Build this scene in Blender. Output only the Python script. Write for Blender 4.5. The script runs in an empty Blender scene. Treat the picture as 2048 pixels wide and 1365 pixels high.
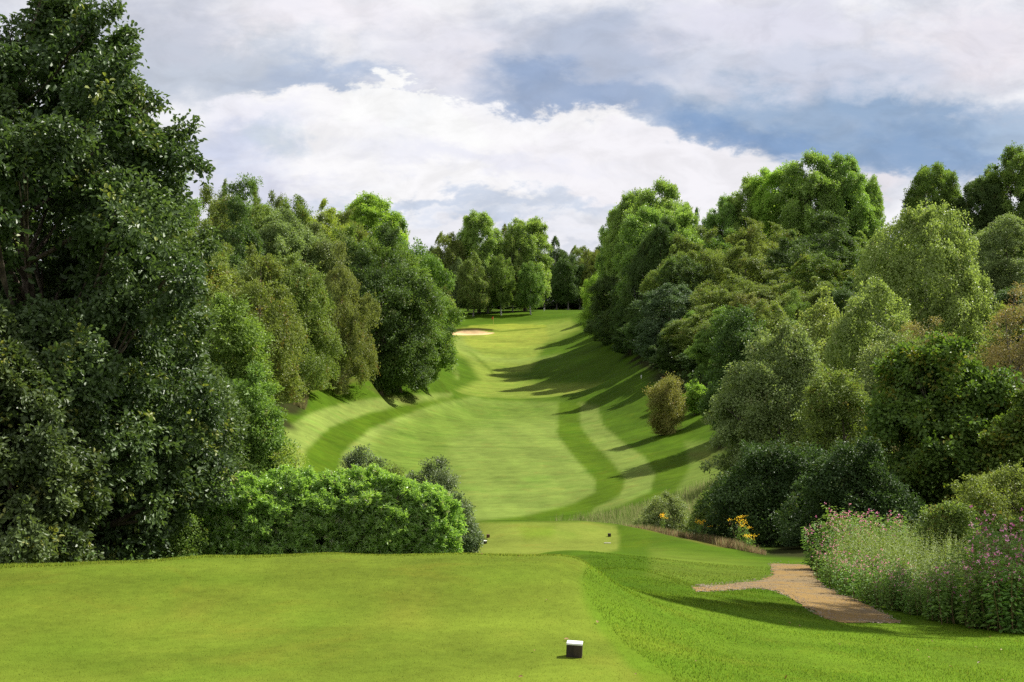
import bpy, math, random, os
import numpy as np
from mathutils import Vector

PI = math.pi
scene = bpy.context.scene
col = scene.collection
F = 2600.0; CX = 1024.0; CY = 682.5; EYE = 2.4
PITCH = math.atan(82.5 / F)
cp, sp = math.cos(PITCH), math.sin(PITCH)

# ------------------------------------------------------------------ camera
cam_data = bpy.data.cameras.new('camera')
cam = bpy.data.objects.new('camera', cam_data)
col.objects.link(cam)
cam.location = (0, 0, EYE)
cam.rotation_euler = (PI / 2 - PITCH, 0, 0)
cam_data.sensor_width = 36.0
cam_data.lens = F / 2048 * 36.0
cam_data.clip_start = 0.1
cam_data.clip_end = 6000
scene.camera = cam

def project(X, Y, Z):
    """world -> photograph pixels (2048 wide)"""
    dz = Z - EYE
    d = Y * cp - dz * sp
    d = np.where(np.abs(d) < 1e-3, 1e-3, d)
    u = Y * sp + dz * cp
    return CX + F * X / d, CY - F * u / d

# ------------------------------------------------------------------ terrain
# control points: (image column, distance, height) of the ground
def vz(v, Y):
    return EYE - (v - 600.0) / F * Y
CP = []
def P(px, Y, z): CP.append((px, Y, z))
def V(px, v, Y): CP.append((px, Y, vz(v, Y)))
for px in (-1500, -600, 0, 500, 1000, 1200, 1500, 2100, 3500):
    side = max(0, px - 1250) / 850.0
    P(px, 2.0, 0.0)
    P(px, 5.0, -0.03 - 0.10 * min(side, 1.3))
    P(px, 8.5, -0.12 - 0.30 * min(side, 1.3))
for px, v in ((-600, 1150), (0, 1138), (200, 1127), (400, 1117), (650, 1111), (930, 1110), (1060, 1114), (1160, 1122)):
    Y = EYE / ((v - 600) / F - 0.02)
    V(px, v, Y); P(px, Y - 2.4, -0.02 * (Y - 2.4))
    P(px, Y + 1.2, -0.02 * Y - 0.36); P(px, 18.0, -1.65)
# under the oak and the hedges
P(-1500, 20, -1.8); P(-1500, 40, -2.4); P(-600, 20, -1.9); P(-600, 40, -3.0)
P(0, 22, -2.4); P(0, 40, -3.5); P(400, 24, -3.0); P(400, 40, -5.0); P(700, 24, -3.2); P(700, 40, -5.6)
P(930, 26, -3.6); P(900, 33, -4.6)
P(0, 70, -3.5); P(300, 75, -6.0); P(550, 75, -8.2)
# slope down to the lower tee and the path
V(1250, 1185, 13.5); V(1250, 1140, 20); V(1250, 1115, 29)
V(1400, 1300, 11.0); V(1400, 1215, 15); V(1380, 1172, 21); V(1400, 1135, 28); V(1400, 1110, 35)
V(1620, 1300, 12.0); V(1600, 1235, 16.0); V(1560, 1180, 22); V(1540, 1150, 27); V(1500, 1118, 34)
V(1740, 1246, 16.5); V(1700, 1200, 20); V(1620, 1150, 27); V(1600, 1132, 31)
V(1850, 1280, 14.5); V(2060, 1320, 12.2); V(2060, 1280, 15); V(2300, 1290, 15)
V(1850, 1215, 20); V(2050, 1235, 19); V(1750, 1165, 26); V(2300, 1240, 20)
P(3500, 20, -3.0); P(3500, 60, -3.5)
P(1800, 38, -4.6); P(2200, 34, -4.0); P(1600, 45, -5.9)
# lower tee
V(965, 1100, 38.5); V(1100, 1100, 38.5); V(1230, 1098, 38.5)
V(965, 1072, 41.2); V(1220, 1073, 41.2)
V(955, 1044, 44.2); V(1050, 1043, 44.3); V(1150, 1043, 44.3); V(1230, 1049, 43.8)
V(1060, 1110, 31); V(1170, 1116, 28); P(960, 32, -4.3)
V(1300, 1062, 42.5); V(1380, 1081, 40.0); V(1460, 1105, 37.0)
P(900, 42, -5.4)
P(960, 47, -6.3); P(1100, 47, -6.2); P(1230, 47.5, -6.4); P(1330, 46.5, -6.5); P(1420, 45, -6.4)
P(700, 60, -8.7); P(1000, 57, -8.9); P(1200, 58, -8.8); P(1350, 58, -8.3); P(1480, 60, -7.9)
P(1000, 72, -11.6); P(1250, 72, -10.6); P(1400, 76, -9.9); P(1600, 70, -6.8); P(2050, 70, -4.2)
# valley floor
for px, v, Y in ((700, 1010, 96), (900, 1036, 90), (1050, 1037, 90), (1150, 1022, 93), (1250, 1000, 92), (1350, 985, 88),
                 (620, 960, 97), (570, 900, 104),
                 (800, 900, 127), (950, 920, 121), (1100, 920, 121), (1200, 925, 118), (1300, 935, 108), (1410, 930, 103),
                 (640, 900, 112), (570, 850, 116), (700, 850, 134), (610, 812, 131),
                 (850, 840, 160), (1000, 850, 158), (1120, 850, 158), (1200, 865, 143), (1330, 880, 124), (1440, 848, 122),
                 (700, 806, 150), (610, 774, 142), (740, 757, 160), (760, 800, 162),
                 (880, 800, 186), (940, 792, 204), (1000, 797, 205), (1100, 800, 200), (1180, 815, 180), (1260, 800, 168), (1310, 770, 165),
                 (820, 757, 180), (860, 738, 197), (880, 770, 204),
                 (940, 768, 232), (1010, 768, 238), (1100, 772, 228), (1200, 765, 213), (1270, 735, 200),
                 (900, 716, 262), (960, 728, 268), (1010, 740, 262), (1080, 738, 258), (1160, 722, 250), (1250, 705, 233),
                 (905, 690, 292), (980, 693, 298), (1060, 694, 296), (1140, 688, 290), (1210, 672, 280),
                 (880, 668, 322), (950, 664, 327), (1040, 663, 327), (1110, 661, 324), (1180, 645, 318),
                 (900, 648, 346), (990, 649, 344), (1080, 648, 342), (1150, 638, 342),
                 (860, 632, 372), (960, 631, 370), (1060, 629, 370), (1130, 627, 366), (1200, 622, 366),
                 (900, 624, 392), (1040, 622, 392), (1180, 621, 392)):
    V(px, v, Y)
for px in (600, 900, 1050, 1200, 1500):
    P(px, 420, -0.95); P(px, 520, -1.2); P(px, 900, -2)
# wooded flanks
P(400, 110, -6.0); P(0, 110, -2.5); P(-800, 110, 0.5); P(500, 150, -4.5); P(300, 150, -1.5); P(0, 160, 1.5); P(-800, 160, 3)
P(600, 180, -3.6); P(450, 200, 0.0); P(700, 215, -3.0); P(0, 220, 5); P(700, 260, -0.8); P(800, 260, -3.5); P(400, 300, 3)
P(780, 330, -2.0); P(0, 400, 4); P(-1500, 300, 5); P(-1500, 110, 1)
P(1500, 110, -8.5); P(1700, 110, -5.5); P(2100, 110, -2.5); P(2900, 110, 0); P(1520, 150, -6.0); P(1480, 140, -8.0)
P(1400, 190, -4.5); P(1600, 190, -1.5); P(2050, 160, 0.5); P(1330, 230, -3.5); P(1500, 250, 0.0); P(2050, 250, 2.5)
P(1280, 300, -1.2); P(1500, 320, 1); P(2050, 400, 2); P(3500, 300, 3); P(3500, 150, 2); P(1300, 370, -0.8)

CPA = np.array(CP, float)
def feat(px, Y):
    return np.stack([np.clip((px - CX), -2600, 2600) / 420.0, 2.9 * np.log(np.clip(Y, 2, 1000))], -1)
_c = feat(CPA[:, 0], CPA[:, 1])
def tps(r2): return np.where(r2 > 1e-9, 0.5 * r2 * np.log(r2 + 1e-12), 0.0)
_n = len(_c)
_d2 = ((_c[:, None] - _c[None]) ** 2).sum(-1)
_A = np.zeros((_n + 3, _n + 3))
_A[:_n, :_n] = tps(_d2) + np.eye(_n) * 2e-3
_A[:_n, _n] = 1; _A[:_n, _n + 1:] = _c
_A[_n:, :_n] = _A[:_n, _n:].T
# interpolate the viewing slope z/Y so that near and far points weigh alike
_rhs = np.concatenate([(CPA[:, 2] - EYE) / np.clip(CPA[:, 1], 2, None), np.zeros(3)])
_w = np.linalg.solve(_A, _rhs)

def vnoise(x, y, seed=0):
    """smooth 2-D value noise, -1..1"""
    xi, yi = np.floor(x).astype(np.int64), np.floor(y).astype(np.int64)
    fx, fy = x - xi, y - yi
    fx = fx * fx * (3 - 2 * fx); fy = fy * fy * (3 - 2 * fy)
    def h(a, b):
        n = (a * 374761393 + b * 668265263 + seed * 974711) & 0x7fffffff
        n = ((n ^ (n >> 13)) * 1274126177) & 0x7fffffff
        return ((n ^ (n >> 16)) & 0xffff) / 32767.5 - 1
    return (h(xi, yi) * (1 - fx) + h(xi + 1, yi) * fx) * (1 - fy) + (h(xi, yi + 1) * (1 - fx) + h(xi + 1, yi + 1) * fx) * fy

BK = dict(x=-10.6, y=325.0, rx=6.2, ry=4.2)
def ground_z(X, Y):
    X = np.atleast_1d(np.asarray(X, float)); Y = np.atleast_1d(np.asarray(Y, float))
    Yc = np.clip(Y, 2.0, 900.0)
    # the column is measured along the flat direction only
    px = CX + F * X / np.clip(Yc, 4.0, None)
    q = feat(px, Yc)
    out = np.empty(len(q))
    for i in range(0, len(q), 20000):
        d2 = ((q[i:i + 20000, None] - _c[None]) ** 2).sum(-1)
        out[i:i + 20000] = tps(d2) @ _w[:_n] + _w[_n] + q[i:i + 20000] @ _w[_n + 1:]
    z = EYE + out * Yc
    near = np.clip((5.0 - Y) / 2.5, 0, 1)
    z = z * (1 - near) + (-0.02) * near
    z += 0.10 * vnoise(X / 9, Y / 11, 3) * np.clip((Y - 60) / 60, 0, 1) + 0.012 * vnoise(X / 1.3, Y / 1.7, 5) * np.clip(Y / 10, 0.3, 2)
    # sand bunker: hollow with a steep far lip
    e = ((X - BK['x']) / BK['rx']) ** 2
    yy = (Y - BK['y']) / BK['ry']
    prof = np.where(yy < 0.55, np.clip((yy + 1.0) / 1.55, 0, 1), np.clip((1.0 - yy) / 0.45, 0, 1))
    z -= 0.55 * np.clip(1 - e, 0, 1) * prof * (np.abs(yy) < 1)
    lip = np.exp(-((yy - 1.25) / 0.35) ** 2) * np.exp(-e * 0.9)
    z += 0.75 * lip
    return z

def gz(x, y): return float(ground_z([x], [y])[0])
def X_at(px, Y, z=None):
    z = -3.0 if z is None else z
    return (px - CX) / F * (Y * cp - (z - EYE) * sp)
def on_ground(px, v, Y0, Y1):
    """the ground point seen at a pixel, searched between two distances"""
    Ys = np.linspace(Y0, Y1, 600)
    Xs = (px - CX) / F * Ys
    zs = ground_z(Xs, Ys)
    vv = project(Xs, Ys, zs)[1]
    i = int(np.argmin(np.abs(vv - v)))
    return float(Xs[i]), float(Ys[i]), float(zs[i])

# ------------------------------------------------------------------ mesh helpers
def mesh_np(name, Vv, Ff, attrs=None, smooth=False):
    me = bpy.data.meshes.new(name)
    Vv = np.ascontiguousarray(Vv, np.float32); Ff = np.ascontiguousarray(Ff, np.int32)
    nf, k = Ff.shape
    me.vertices.add(len(Vv)); me.vertices.foreach_set('co', Vv.ravel())
    me.loops.add(nf * k); me.loops.foreach_set('vertex_index', Ff.ravel())
    me.polygons.add(nf)
    me.polygons.foreach_set('loop_start', np.arange(0, nf * k, k, dtype=np.int32))
    me.polygons.foreach_set('loop_total', np.full(nf, k, np.int32))
    me.update(calc_edges=True)
    me.polygons.foreach_set('use_smooth', np.full(nf, smooth))
    for an, (typ, data) in (attrs or {}).items():
        a = me.attributes.new(an, typ, 'POINT')
        if typ == 'FLOAT': a.data.foreach_set('value', np.ascontiguousarray(data, np.float32).ravel())
        else: a.data.foreach_set('color', np.ascontiguousarray(data, np.float32).ravel())
    return me
def link(name, me, mat=None, parent=None):
    o = bpy.data.objects.new(name, me); col.objects.link(o)
    if mat is not None:
        if not me.materials: me.materials.append(mat)
        o.material_slots[0].link = 'OBJECT'; o.material_slots[0].material = mat
    if parent is not None: o.parent = parent
    return o
def empty(name, loc, label, cat, group=None, rz=0.0):
    o = bpy.data.objects.new(name, None); col.objects.link(o)
    o.location = loc; o.rotation_euler = (0, 0, rz); o.empty_display_size = 0.3
    o['label'] = label; o['category'] = cat
    if group: o['group'] = group
    return o
def tubes(chains, sides=6):
    """chains: list of (points Nx3, radii N) -> one vertex/quad array"""
    VV, FF = [], []; off = 0
    for pts, rad in chains:
        pts = np.asarray(pts, float); rad = np.asarray(rad, float); n = len(pts)
        t = np.gradient(pts, axis=0); t /= np.linalg.norm(t, axis=1)[:, None] + 1e-9
        ref = np.where(np.abs(t[:, 2:3]) > .9, np.array([[1., 0, 0]]), np.array([[0, 0, 1.]]))
        a = np.cross(t, ref); a /= np.linalg.norm(a, axis=1)[:, None] + 1e-9
        b = np.cross(t, a)
        ang = np.arange(sides) * 2 * PI / sides
        ring = pts[:, None] + rad[:, None, None] * (np.cos(ang)[None, :, None] * a[:, None] + np.sin(ang)[None, :, None] * b[:, None])
        VV.append(ring.reshape(-1, 3))
        i = np.arange(n - 1)[:, None] * sides; j = np.arange(sides)[None]
        j2 = (j + 1) % sides
        FF.append(np.stack([i + j, i + j2, i + sides + j2, i + sides + j], -1).reshape(-1, 4) + off)
        off += n * sides
    return np.concatenate(VV), np.concatenate(FF)
# ------------------------------------------------------------------ materials
def new_mat(name):
    m = bpy.data.materials.new(name); m.use_nodes = True
    nt = m.node_tree; nt.nodes.clear()
    out = nt.nodes.new('ShaderNodeOutputMaterial')
    return m, nt, out
def N(nt, typ, **kw):
    n = nt.nodes.new(typ)
    for k, v in kw.items():
        if k.startswith('i_'): n.inputs[int(k[2:])].default_value = v
        else: setattr(n, k, v)
    return n
def MATH(nt, op, a, b=None, c=None, clamp=False):
    n = nt.nodes.new('ShaderNodeMath'); n.operation = op; n.use_clamp = clamp
    for i, x in enumerate((a, b, c)):
        if x is None: continue
        if isinstance(x, (int, float)): n.inputs[i].default_value = x
        else: nt.links.new(x, n.inputs[i])
    return n.outputs[0]
def MIXC(nt, f, a, b, blend='MIX'):
    n = nt.nodes.new('ShaderNodeMix'); n.data_type = 'RGBA'; n.blend_type = blend
    for s, x in ((0, f), (6, a), (7, b)):
        if isinstance(x, (int, float)): n.inputs[s].default_value = x
        elif isinstance(x, tuple): n.inputs[s].default_value = x if len(x) == 4 else (*x, 1)
        else: nt.links.new(x, n.inputs[s])
    return n.outputs[2]
def NOISE(nt, vec, scale, detail=4, rough=.55, dist=0.0):
    n = nt.nodes.new('ShaderNodeTexNoise'); n.inputs['Scale'].default_value = scale
    n.inputs['Detail'].default_value = detail; n.inputs['Roughness'].default_value = rough
    n.inputs['Distortion'].default_value = dist
    if vec is not None: nt.links.new(vec, n.inputs['Vector'])
    return n.outputs['Fac']
def MAPR(nt, x, a, b, c=0.0, d=1.0, smooth=True):
    n = nt.nodes.new('ShaderNodeMapRange'); n.interpolation_type = 'SMOOTHSTEP' if smooth else 'LINEAR'
    nt.links.new(x, n.inputs[0])
    for i, v in enumerate((a, b, c, d)): n.inputs[i + 1].default_value = v
    return n.outputs[0]

def srgb(r, g, b):
    f = lambda c: (c / 255 / 12.92) if c / 255 <= 0.04045 else ((c / 255 + .055) / 1.055) ** 2.4
    return (f(r), f(g), f(b))

LEAFK = 2.3
def leaf_mat(name, A, B, tip=None, tip_at=.93, trans=.32, rough=.5, spec=.26, objvar=.10):
    """A dark leaf colour, B light leaf colour, tip = young or turning leaves"""
    A, B = tuple(LEAFK * q * g for q, g in zip(A, (1.03, 1.07, 1.15))), tuple(LEAFK * q * g for q, g in zip(B, (1.03, 1.07, 1.15)))
    m, nt, out = new_mat(name)
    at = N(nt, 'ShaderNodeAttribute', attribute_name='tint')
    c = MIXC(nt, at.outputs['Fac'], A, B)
    if tip:
        t = MAPR(nt, at.outputs['Fac'], tip_at - .03, tip_at + .03)
        c = MIXC(nt, t, c, tip)
    oi = N(nt, 'ShaderNodeObjectInfo')
    geo = N(nt, 'ShaderNodeTexCoord')
    big = NOISE(nt, geo.outputs['Object'], .35, 2, .5)
    hsv = N(nt, 'ShaderNodeHueSaturation')
    hv = MATH(nt, 'MULTIPLY_ADD', oi.outputs['Random'], objvar * .22, .5 - objvar * .11)
    nt.links.new(hv, hsv.inputs['Hue'])
    vv = MATH(nt, 'MULTIPLY_ADD', big, .55, .72)
    nt.links.new(vv, hsv.inputs['Value']); nt.links.new(c, hsv.inputs['Color'])
    c = hsv.outputs['Color']
    p = N(nt, 'ShaderNodeBsdfPrincipled'); nt.links.new(c, p.inputs['Base Color'])
    p.inputs['Roughness'].default_value = rough
    p.inputs['Specular IOR Level'].default_value = spec
    tr = N(nt, 'ShaderNodeBsdfTranslucent')
    tc = MIXC(nt, 1.0, c, (1.22, 1.26, .65), 'MULTIPLY'); nt.links.new(tc, tr.inputs['Color'])
    mx = N(nt, 'ShaderNodeMixShader'); mx.inputs[0].default_value = min(.48, trans + .08)
    nt.links.new(p.outputs[0], mx.inputs[1]); nt.links.new(tr.outputs[0], mx.inputs[2])
    nt.links.new(mx.outputs[0], out.inputs['Surface'])
    return m

def bark_mat(name, A, B, scale=6, marks=False):
    m, nt, out = new_mat(name)
    tc = N(nt, 'ShaderNodeTexCoord')
    mp = N(nt, 'ShaderNodeMapping'); mp.inputs['Scale'].default_value = (1, 1, 4 if marks else .3)
    nt.links.new(tc.outputs['Object'], mp.inputs['Vector'])
    f = NOISE(nt, mp.outputs[0], scale, 5, .65)
    c = MIXC(nt, MAPR(nt, f, .42, .6), A, B)
    p = N(nt, 'ShaderNodeBsdfPrincipled'); nt.links.new(c, p.inputs['Base Color'])
    p.inputs['Roughness'].default_value = .9
    b = N(nt, 'ShaderNodeBump'); b.inputs['Strength'].default_value = .6; nt.links.new(f, b.inputs['Height'])
    nt.links.new(b.outputs[0], p.inputs['Normal'])
    nt.links.new(p.outputs[0], out.inputs['Surface'])
    return m

def simple_mat(name, A, B, scale=40, rough=.7, lo=.4, hi=.62, stretch=(1, 1, 1), spec=.4, bump=.2):
    m, nt, out = new_mat(name)
    tc = N(nt, 'ShaderNodeTexCoord')
    mp = N(nt, 'ShaderNodeMapping'); mp.inputs['Scale'].default_value = stretch
    nt.links.new(tc.outputs['Object'], mp.inputs['Vector'])
    f = NOISE(nt, mp.outputs[0], scale, 6, .65)
    c = MIXC(nt, MAPR(nt, f, lo, hi), A, B)
    p = N(nt, 'ShaderNodeBsdfPrincipled'); nt.links.new(c, p.inputs['Base Color'])
    p.inputs['Roughness'].default_value = rough; p.inputs['Specular IOR Level'].default_value = spec
    b = N(nt, 'ShaderNodeBump'); b.inputs['Strength'].default_value = bump; nt.links.new(f, b.inputs['Height'])
    b.inputs['Distance'].default_value = .02
    nt.links.new(b.outputs[0], p.inputs['Normal'])
    nt.links.new(p.outputs[0], out.inputs['Surface'])
    return m

def grass_mat():
    m, nt, out = new_mat('mown_turf')
    at = N(nt, 'ShaderNodeVertexColor', layer_name='Col')
    tc = N(nt, 'ShaderNodeTexCoord'); v = tc.outputs['Object']
    n1 = NOISE(nt, v, .09, 5, .6)       # broad patches
    n2 = NOISE(nt, v, .9, 5, .65)       # metre patches
    n3 = NOISE(nt, v, 9, 4, .7)         # tufts
    n4 = NOISE(nt, v, 70, 3, .8)        # blades
    s = MATH(nt, 'MULTIPLY_ADD', n1, .55, .0)
    s = MATH(nt, 'MULTIPLY_ADD', n2, .85, s)
    s = MATH(nt, 'MULTIPLY_ADD', n3, .60, s)
    s = MATH(nt, 'MULTIPLY_ADD', n4, .50, s)
    mps = N(nt, 'ShaderNodeMapping'); mps.inputs['Scale'].default_value = (.16, 1.0, 1.0); nt.links.new(v, mps.inputs['Vector'])
    streak = NOISE(nt, mps.outputs[0], .45, 5, .65)     # mower passes across the slope
    s = MATH(nt, 'MULTIPLY_ADD', streak, .7, s)
    val = MATH(nt, 'ADD', s, -.60)
    c = MIXC(nt, 1.0, at.outputs['Color'], val, 'MULTIPLY')
    # drier, yellower patches
    dry = MAPR(nt, NOISE(nt, v, .55, 6, .7, .6), .52, .72)
    dry = MATH(nt, 'MULTIPLY', dry, .55)
    c = MIXC(nt, dry, c, MIXC(nt, 1.0, c, (1.35, .98, 1.1), 'MULTIPLY'))
    lush = MAPR(nt, NOISE(nt, v, .23, 5, .6, .5), .5, .7)
    lush = MATH(nt, 'MULTIPLY', lush, .6)
    c = MIXC(nt, lush, c, MIXC(nt, 1.0, c, (.74, .92, .7), 'MULTIPLY'))
    p = N(nt, 'ShaderNodeBsdfPrincipled'); nt.links.new(c, p.inputs['Base Color'])
    p.inputs['Roughness'].default_value = .9; p.inputs['Specular IOR Level'].default_value = .02
    p.inputs['Sheen Weight'].default_value = .0; p.inputs['Sheen Roughness'].default_value = .5
    p.inputs['Sheen Tint'].default_value = (.6, .9, .2, 1)
    h = MATH(nt, 'MULTIPLY_ADD', n3, .5, MATH(nt, 'MULTIPLY', n4, .5))
    b = N(nt, 'ShaderNodeBump'); b.inputs['Strength'].default_value = .35; b.inputs['Distance'].default_value = .03
    nt.links.new(h, b.inputs['Height']); nt.links.new(b.outputs[0], p.inputs['Normal'])
    nt.links.new(p.outputs[0], out.inputs['Surface'])
    return m
def blade_mat(name, trans=.35, vary=.5):
    m, nt, out = new_mat(name)
    at = N(nt, 'ShaderNodeVertexColor', layer_name='Col')
    c = at.outputs['Color']
    p = N(nt, 'ShaderNodeBsdfPrincipled'); nt.links.new(c, p.inputs['Base Color'])
    p.inputs['Roughness'].default_value = .7; p.inputs['Specular IOR Level'].default_value = .06
    tr = N(nt, 'ShaderNodeBsdfTranslucent'); nt.links.new(c, tr.inputs['Color'])
    mx = N(nt, 'ShaderNodeMixShader'); mx.inputs[0].default_value = trans
    nt.links.new(p.outputs[0], mx.inputs[1]); nt.links.new(tr.outputs[0], mx.inputs[2])
    nt.links.new(mx.outputs[0], out.inputs['Surface'])
    return m

# ------------------------------------------------------------------ sky and sun
SUN_EL, SUN_AZ = math.radians(48), math.radians(33)       # azimuth measured from +X towards +Y
sd = Vector((math.cos(SUN_EL) * math.cos(SUN_AZ), math.cos(SUN_EL) * math.sin(SUN_AZ), math.sin(SUN_EL)))
sun_data = bpy.data.lights.new('sun', 'SUN'); sun_data.energy = 4.8; sun_data.angle = math.radians(.9)
sun_data.color = (1.0, .955, .88)
sun = bpy.data.objects.new('sun', sun_data); col.objects.link(sun)
sun.rotation_euler = sd.to_track_quat('Z', 'Y').to_euler(); sun.location = (60, 10, 60)

world = bpy.data.worlds.new('World'); scene.world = world; world.use_nodes = True
def build_sky():
    nt = world.node_tree; nt.nodes.clear()
    out = N(nt, 'ShaderNodeOutputWorld')
    tc = N(nt, 'ShaderNodeTexCoord')
    sep = N(nt, 'ShaderNodeSeparateXYZ'); nt.links.new(tc.outputs['Generated'], sep.inputs[0])
    x, y, z = sep.outputs
    # direction on a plane of cloud coordinates: azimuth-like a and height-like h (both tangents), units of 100 "steps"
    yy = MATH(nt, 'MAXIMUM', MATH(nt, 'ABSOLUTE', y), .08)
    a = MATH(nt, 'MULTIPLY_ADD', MATH(nt, 'DIVIDE', x, yy), 26.0, 10.24)
    h = MATH(nt, 'MULTIPLY_ADD', MATH(nt, 'DIVIDE', z, yy), -26.0, 6.0)
    cb = N(nt, 'ShaderNodeCombineXYZ'); nt.links.new(a, cb.inputs[0]); nt.links.new(MATH(nt, 'MULTIPLY', h, 1.9), cb.inputs[1])
    v = cb.outputs[0]
    def warp(scale, det, seed, dist=0.):
        mp = N(nt, 'ShaderNodeMapping'); mp.inputs['Location'].default_value = (seed, seed * 1.7, seed * .3)
        nt.links.new(v, mp.inputs['Vector'])
        return NOISE(nt, mp.outputs[0], scale, det, .60, dist)
    wa = warp(.35, 7, 3.1, .3); wb = warp(.35, 7, 9.7, .3)
    a2 = MATH(nt, 'MULTIPLY_ADD', MATH(nt, 'SUBTRACT', wa, .5), 3.6, a)
    h2 = MATH(nt, 'MULTIPLY_ADD', MATH(nt, 'SUBTRACT', wb, .5), 2.1, h)
    wc, wd = warp(1.25, 6, 61.0, .2), warp(1.25, 6, 71.0, .2)     # cauliflower edges
    a2 = MATH(nt, 'MULTIPLY_ADD', MATH(nt, 'SUBTRACT', wc, .5), 1.3, a2)
    h2 = MATH(nt, 'MULTIPLY_ADD', MATH(nt, 'SUBTRACT', wd, .5), 1.0, h2)
    fine = warp(.8, 8, 5.3, .2)
    def blob(cx, cy, rx, ry, e0=1.0, e1=0.2, rot=0.0, aa=None, hh=None):
        """soft ellipse in cloud coordinates: 1 inside, 0 outside"""
        dx = MATH(nt, 'SUBTRACT', aa or a2, cx); dy = MATH(nt, 'SUBTRACT', hh or h2, cy)
        if rot:
            c_, s_ = math.cos(rot), math.sin(rot)
            dx, dy = (MATH(nt, 'MULTIPLY_ADD', dx, c_, MATH(nt, 'MULTIPLY', dy, s_)),
                      MATH(nt, 'MULTIPLY_ADD', dy, c_, MATH(nt, 'MULTIPLY', dx, -s_)))
        dx = MATH(nt, 'DIVIDE', dx, rx); dy = MATH(nt, 'DIVIDE', dy, ry)
        r = MATH(nt, 'SQRT', MATH(nt, 'ADD', MATH(nt, 'MULTIPLY', dx, dx), MATH(nt, 'MULTIPLY', dy, dy)))
        return MAPR(nt, r, e0, e1)
    # palette (as displayed): white, lilac grey, slate blue, deep blue
    K = SKYK
    def C(r, g, b): return tuple(c * K for c in srgb(r, g, b))
    c = MIXC(nt, MAPR(nt, fine, .35, .68), C(222, 225, 235), C(247, 247, 251))          # bright overcast base
    for (cx, cy, rx, ry, e0, e1, rot, colr, amt) in SKYB:
        f = blob(cx, cy, rx, ry, e0, e1, rot)
        f = MATH(nt, 'MULTIPLY', f, amt)
        f = MATH(nt, 'MULTIPLY', f, MATH(nt, 'MULTIPLY_ADD', fine, .5, .75), clamp=True)
        c = MIXC(nt, f, c, C(*colr))
    bil = MAPR(nt, warp(.9, 8, 41.0, .5), .30, .62, .93, 1.05)
    c = MIXC(nt, 1.0, c, bil, 'MULTIPLY')
    lil = MATH(nt, 'MULTIPLY', MAPR(nt, warp(.6, 7, 53.0, .6), .50, .72), .22)
    c = MIXC(nt, lil, c, MIXC(nt, 1.0, c, (.86, .90, .96), 'MULTIPLY'))
    bg = N(nt, 'ShaderNodeBackground'); nt.links.new(c, bg.inputs[0])
    sky = N(nt, 'ShaderNodeTexSky', sky_type='NISHITA'); sky.sun_disc = False
    sky.sun_elevation = SUN_EL; sky.sun_rotation = PI / 2 - SUN_AZ
    bs = N(nt, 'ShaderNodeBackground'); nt.links.new(sky.outputs[0], bs.inputs[0]); bs.inputs[1].default_value = .055
    # blue gaps between the clouds
    gap = MAPR(nt, warp(.22, 5, 21.0, .4), .60, .74)
    up = MAPR(nt, z, .25, .5)
    g1 = MATH(nt, 'MULTIPLY', gap, up)
    g2 = MATH(nt, 'MULTIPLY', blob(5.5, 2.9, .9, .55, 1.0, .1), .35)
    gg = MATH(nt, 'MAXIMUM', g1, g2)
    mx = N(nt, 'ShaderNodeMixShader'); nt.links.new(gg, mx.inputs[0])
    nt.links.new(bg.outputs[0], mx.inputs[1]); nt.links.new(bs.outputs[0], mx.inputs[2])
    nt.links.new(mx.outputs[0], out.inputs['Surface'])
SKYK = .475
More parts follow.
